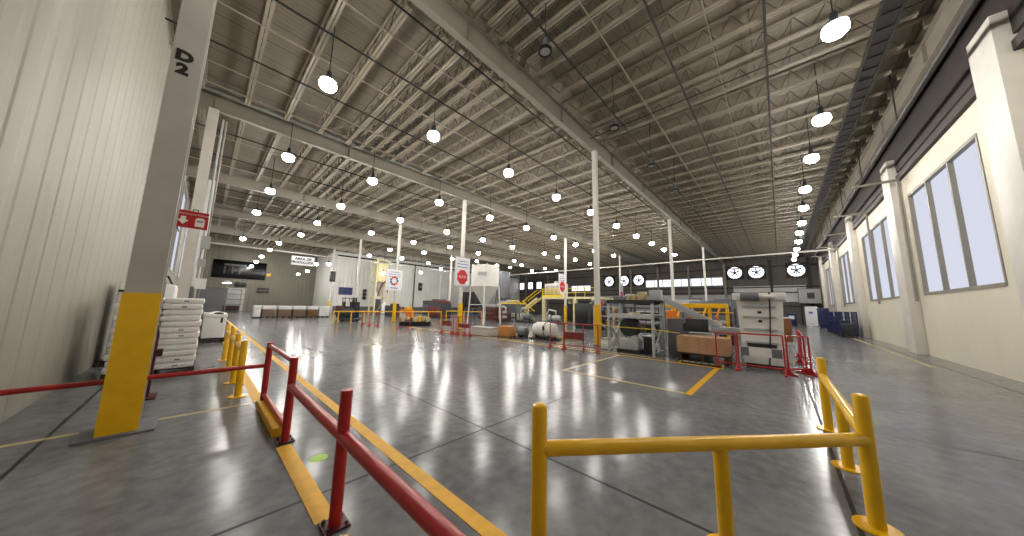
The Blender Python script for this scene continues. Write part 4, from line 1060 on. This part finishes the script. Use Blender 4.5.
fl_ = [(-2.18, 7.65, .92, 'round backlit wall fan nearest the windowed wall corner'), (2.2, 7.65, .92, 'round backlit wall fan just past the window strip, nearer the corner one'), (4.85, 7.7, .92, 'round backlit wall fan right beside the end of the window strip'.replace('right ', '')),
       (19.8, 7.2, .98, 'round backlit wall fan above the rack, nearest the window strip'), (22.7, 7.2, .98, 'round backlit wall fan in the middle of the three above the rack'), (25.8, 7.2, .98, 'round backlit wall fan above the rack, beside the narrow banner'),
       (44.2, 7.0, .75, 'square backlit vent above the stairs, first from the mezzanine'), (47.0, 7.0, .75, 'square backlit vent above the stairs, second from the mezzanine'), (49.9, 6.95, .75, 'square backlit vent above the stairs, third from the mezzanine'), (52.8, 6.9, .75, 'square backlit vent above the stairs, fourth from the mezzanine')]
for y, z, R_, lb in fl_[:6]: wall_fan(y, z, R_, lb)
for y, z, R_, lb in fl_[6:]:
    t = thing('wall_window_vent', lb, 'vent', (XB-.42, y, z), 0, 'square backlit vents')
    f = MB(); R_ = .95
    for a in (-1, 1):
        f.b2((0, a*R_-.14, -R_-.1), (.34, a*R_+.14, R_+.1)); f.b2((0, -R_, a*R_-.12), (.34, R_, a*R_+.12))
    f.build('housing', M['dark_steel'], t)
    MB().b2((.2, -R_, -R_), (.26, R_, R_)).build('daylight_opening', M['fan_day'], t)
    for k in range(3): MB().b2((.06, -R_, -R_*.5+k*R_*.5-.03), (.1, R_, -R_*.5+k*R_*.5+.03)).build('louvre', M['light_grey'], t)

# ------------------------------------------------------------------ corner by the windowed wall
t = thing('door_2', None, None, (XB-.08, -3.35, 0)); t['kind'] = 'structure'
MB().b2((-.06, -.5, 0), (0, .5, 2.5)).build('door_panel', M['window_day'], t)
MB().b2((-.1, -.6, 0), (0, -.5, 2.6)).build('door_jamb', M['dark_steel'], t); MB().b2((-.1, .5, 0), (0, .6, 2.6)).build('door_jamb', M['dark_steel'], t)
t = thing('white_sheet', 'tall white sheet panel standing by the far door', 'panel', (50.0, -2.75, 0), .1)
MB().b2((-.04, -.5, .05), (.04, .5, 2.35)).build('sheet', M['banner'], t); MB().b2((-.3, -.45, 0), (.3, -.38, .06)).build('foot', M['dark_grey'], t); MB().b2((-.3, .38, 0), (.3, .45, .06)).build('foot', M['dark_grey'], t)
MB().b2((-.05, -.15, 1.5), (-.04, .2, 1.75)).build('print_mark', M['ink_blue'], t)
t = thing('office_cabin', 'grey-white cabin built high in the corner above the far door', 'cabin', (XB-1.2, -3.3, 2.9))
MB().b2((-.8, -.9, 0), (.75, 1.2, 1.9), bev=.02).build('shell', M['light_grey'], t); MB().b2((-.85, -.95, 1.9), (.8, 1.25, 2.0)).build('roof_cap', M['mid_grey'], t); MB().b2((-.84, -.3, .6), (-.8, .4, 1.4)).build('cabin_window', M['dark_grey'], t)
MB().b2((-.7, -.8, -2.9), (-.55, -.65, 0)).build('leg', M['dark_steel'], t); MB().b2((-.7, 1.0, -2.9), (-.55, 1.15, 0)).build('leg', M['dark_steel'], t)
for i, (x, y) in enumerate(((49.5, -1.0), (50.5, .1), (49.5, 1.2))):
    t = thing('blue_bin', 'blue plastic bin with white label by the far corner, %s from the white sheet' % ORD[i], 'bin', (x, y, 0), 0, 'blue plastic bins')
    MB().b2((-.45, -.45, .1), (.45, .45, 1.5), bev=.05).build('bin_body', M['blue'], t); MB().b2((-.47, -.25, .8), (-.45, .25, 1.2)).build('white_label', M['banner'], t); MB().b2((-.4, -.4, 0), (.4, .4, .1)).build('base', M['black'], t)
t = thing('blue_tall_bin', 'tall blue cabinet beside the far door', 'cabinet', (46.5, -3.45, 0))
MB().b2((-.5, -.45, .08), (.5, .4, 2.15), bev=.04).build('body', M['blue'], t); MB().b2((-.52, -.3, .4), (-.5, .3, 1.9)).build('door', M['blue'], t); MB().b2((-.45, -.4, 0), (.45, .35, .08)).build('plinth', M['black'], t)
for i, (x, y) in enumerate(((31.2, -3.4), (34.2, -3.4), (37.4, -3.4))):
    t = thing('wire_cage', 'dark blue wire mesh cage trolley along the windowed wall, %s from the viewer' % ORD[i], 'cage', (x, y, 0), 0, 'blue cage trolleys')
    for dx in (-.9, .9):
        for dy in (-.4, .4): MB().b2((dx-.03, dy-.03, .12), (dx+.03, dy+.03, 1.75)).build('post', M['blue'], t)
    g = MB()
    for k in range(9):
        x_ = -.9+k*.225; g.b2((x_-.012, .39, .2), (x_+.012, .41, 1.75)); g.b2((x_-.012, -.41, .2), (x_+.012, -.39, 1.75))
    for k in range(5):
        z_ = .25+k*.37; g.b2((-.9, .39, z_-.012), (.9, .41, z_+.012)); g.b2((-.9, -.41, z_-.012), (.9, -.39, z_+.012)); g.b2((-.91, -.4, z_-.012), (-.89, .4, z_+.012))
    g.build('mesh', M['blue'], t)
    MB().b2((-.92, -.42, .12), (.92, .42, .2)).build('tray', M['black'], t)
    MB().b2((-.8, -.35, .2), (.8, .35, .9+.2*i), bev=.04).build('dark_load', M['dark_grey'], t)
    for dx in (-.75, .75):
        for dy in (-.33, .33): MB().tube((dx, dy-.03, .06), (dx, dy+.03, .06), .06, 10).build('caster', M['black'], t)

# ------------------------------------------------------------------ world, camera, colour
wd = bpy.data.worlds.new('World'); S.world = wd; wd.use_nodes = True
wd.node_tree.nodes['Background'].inputs[0].default_value = (.6, .65, .75, 1); wd.node_tree.nodes['Background'].inputs[1].default_value = .3
cam = bpy.data.cameras.new('camera'); co = bpy.data.objects.new('camera', cam); C.objects.link(co)
yaw, pit, rol = (math.radians(v) for v in (42.95, 7.6, 1.2))
F = Vector((math.cos(yaw)*math.cos(pit), math.sin(yaw)*math.cos(pit), math.sin(pit)))
R0 = Vector((math.sin(yaw), -math.cos(yaw), 0)); U0 = R0.cross(F)
R = R0*math.cos(rol)+U0*math.sin(rol); U = U0*math.cos(rol)-R0*math.sin(rol)
mx = Matrix((R, U, -F)).transposed().to_4x4(); mx.translation = (0, 0, 1.65)
co.matrix_world = mx
cam.sensor_fit = 'HORIZONTAL'; cam.sensor_width = 36; cam.lens = 36*286/1024; cam.clip_start = .05; cam.clip_end = 300
S.camera = co
S.view_settings.view_transform = 'Standard'; S.view_settings.look = 'None'
S.view_settings.gamma = 1; S.view_settings.use_curve_mapping = False
S.view_settings.exposure = 0.2
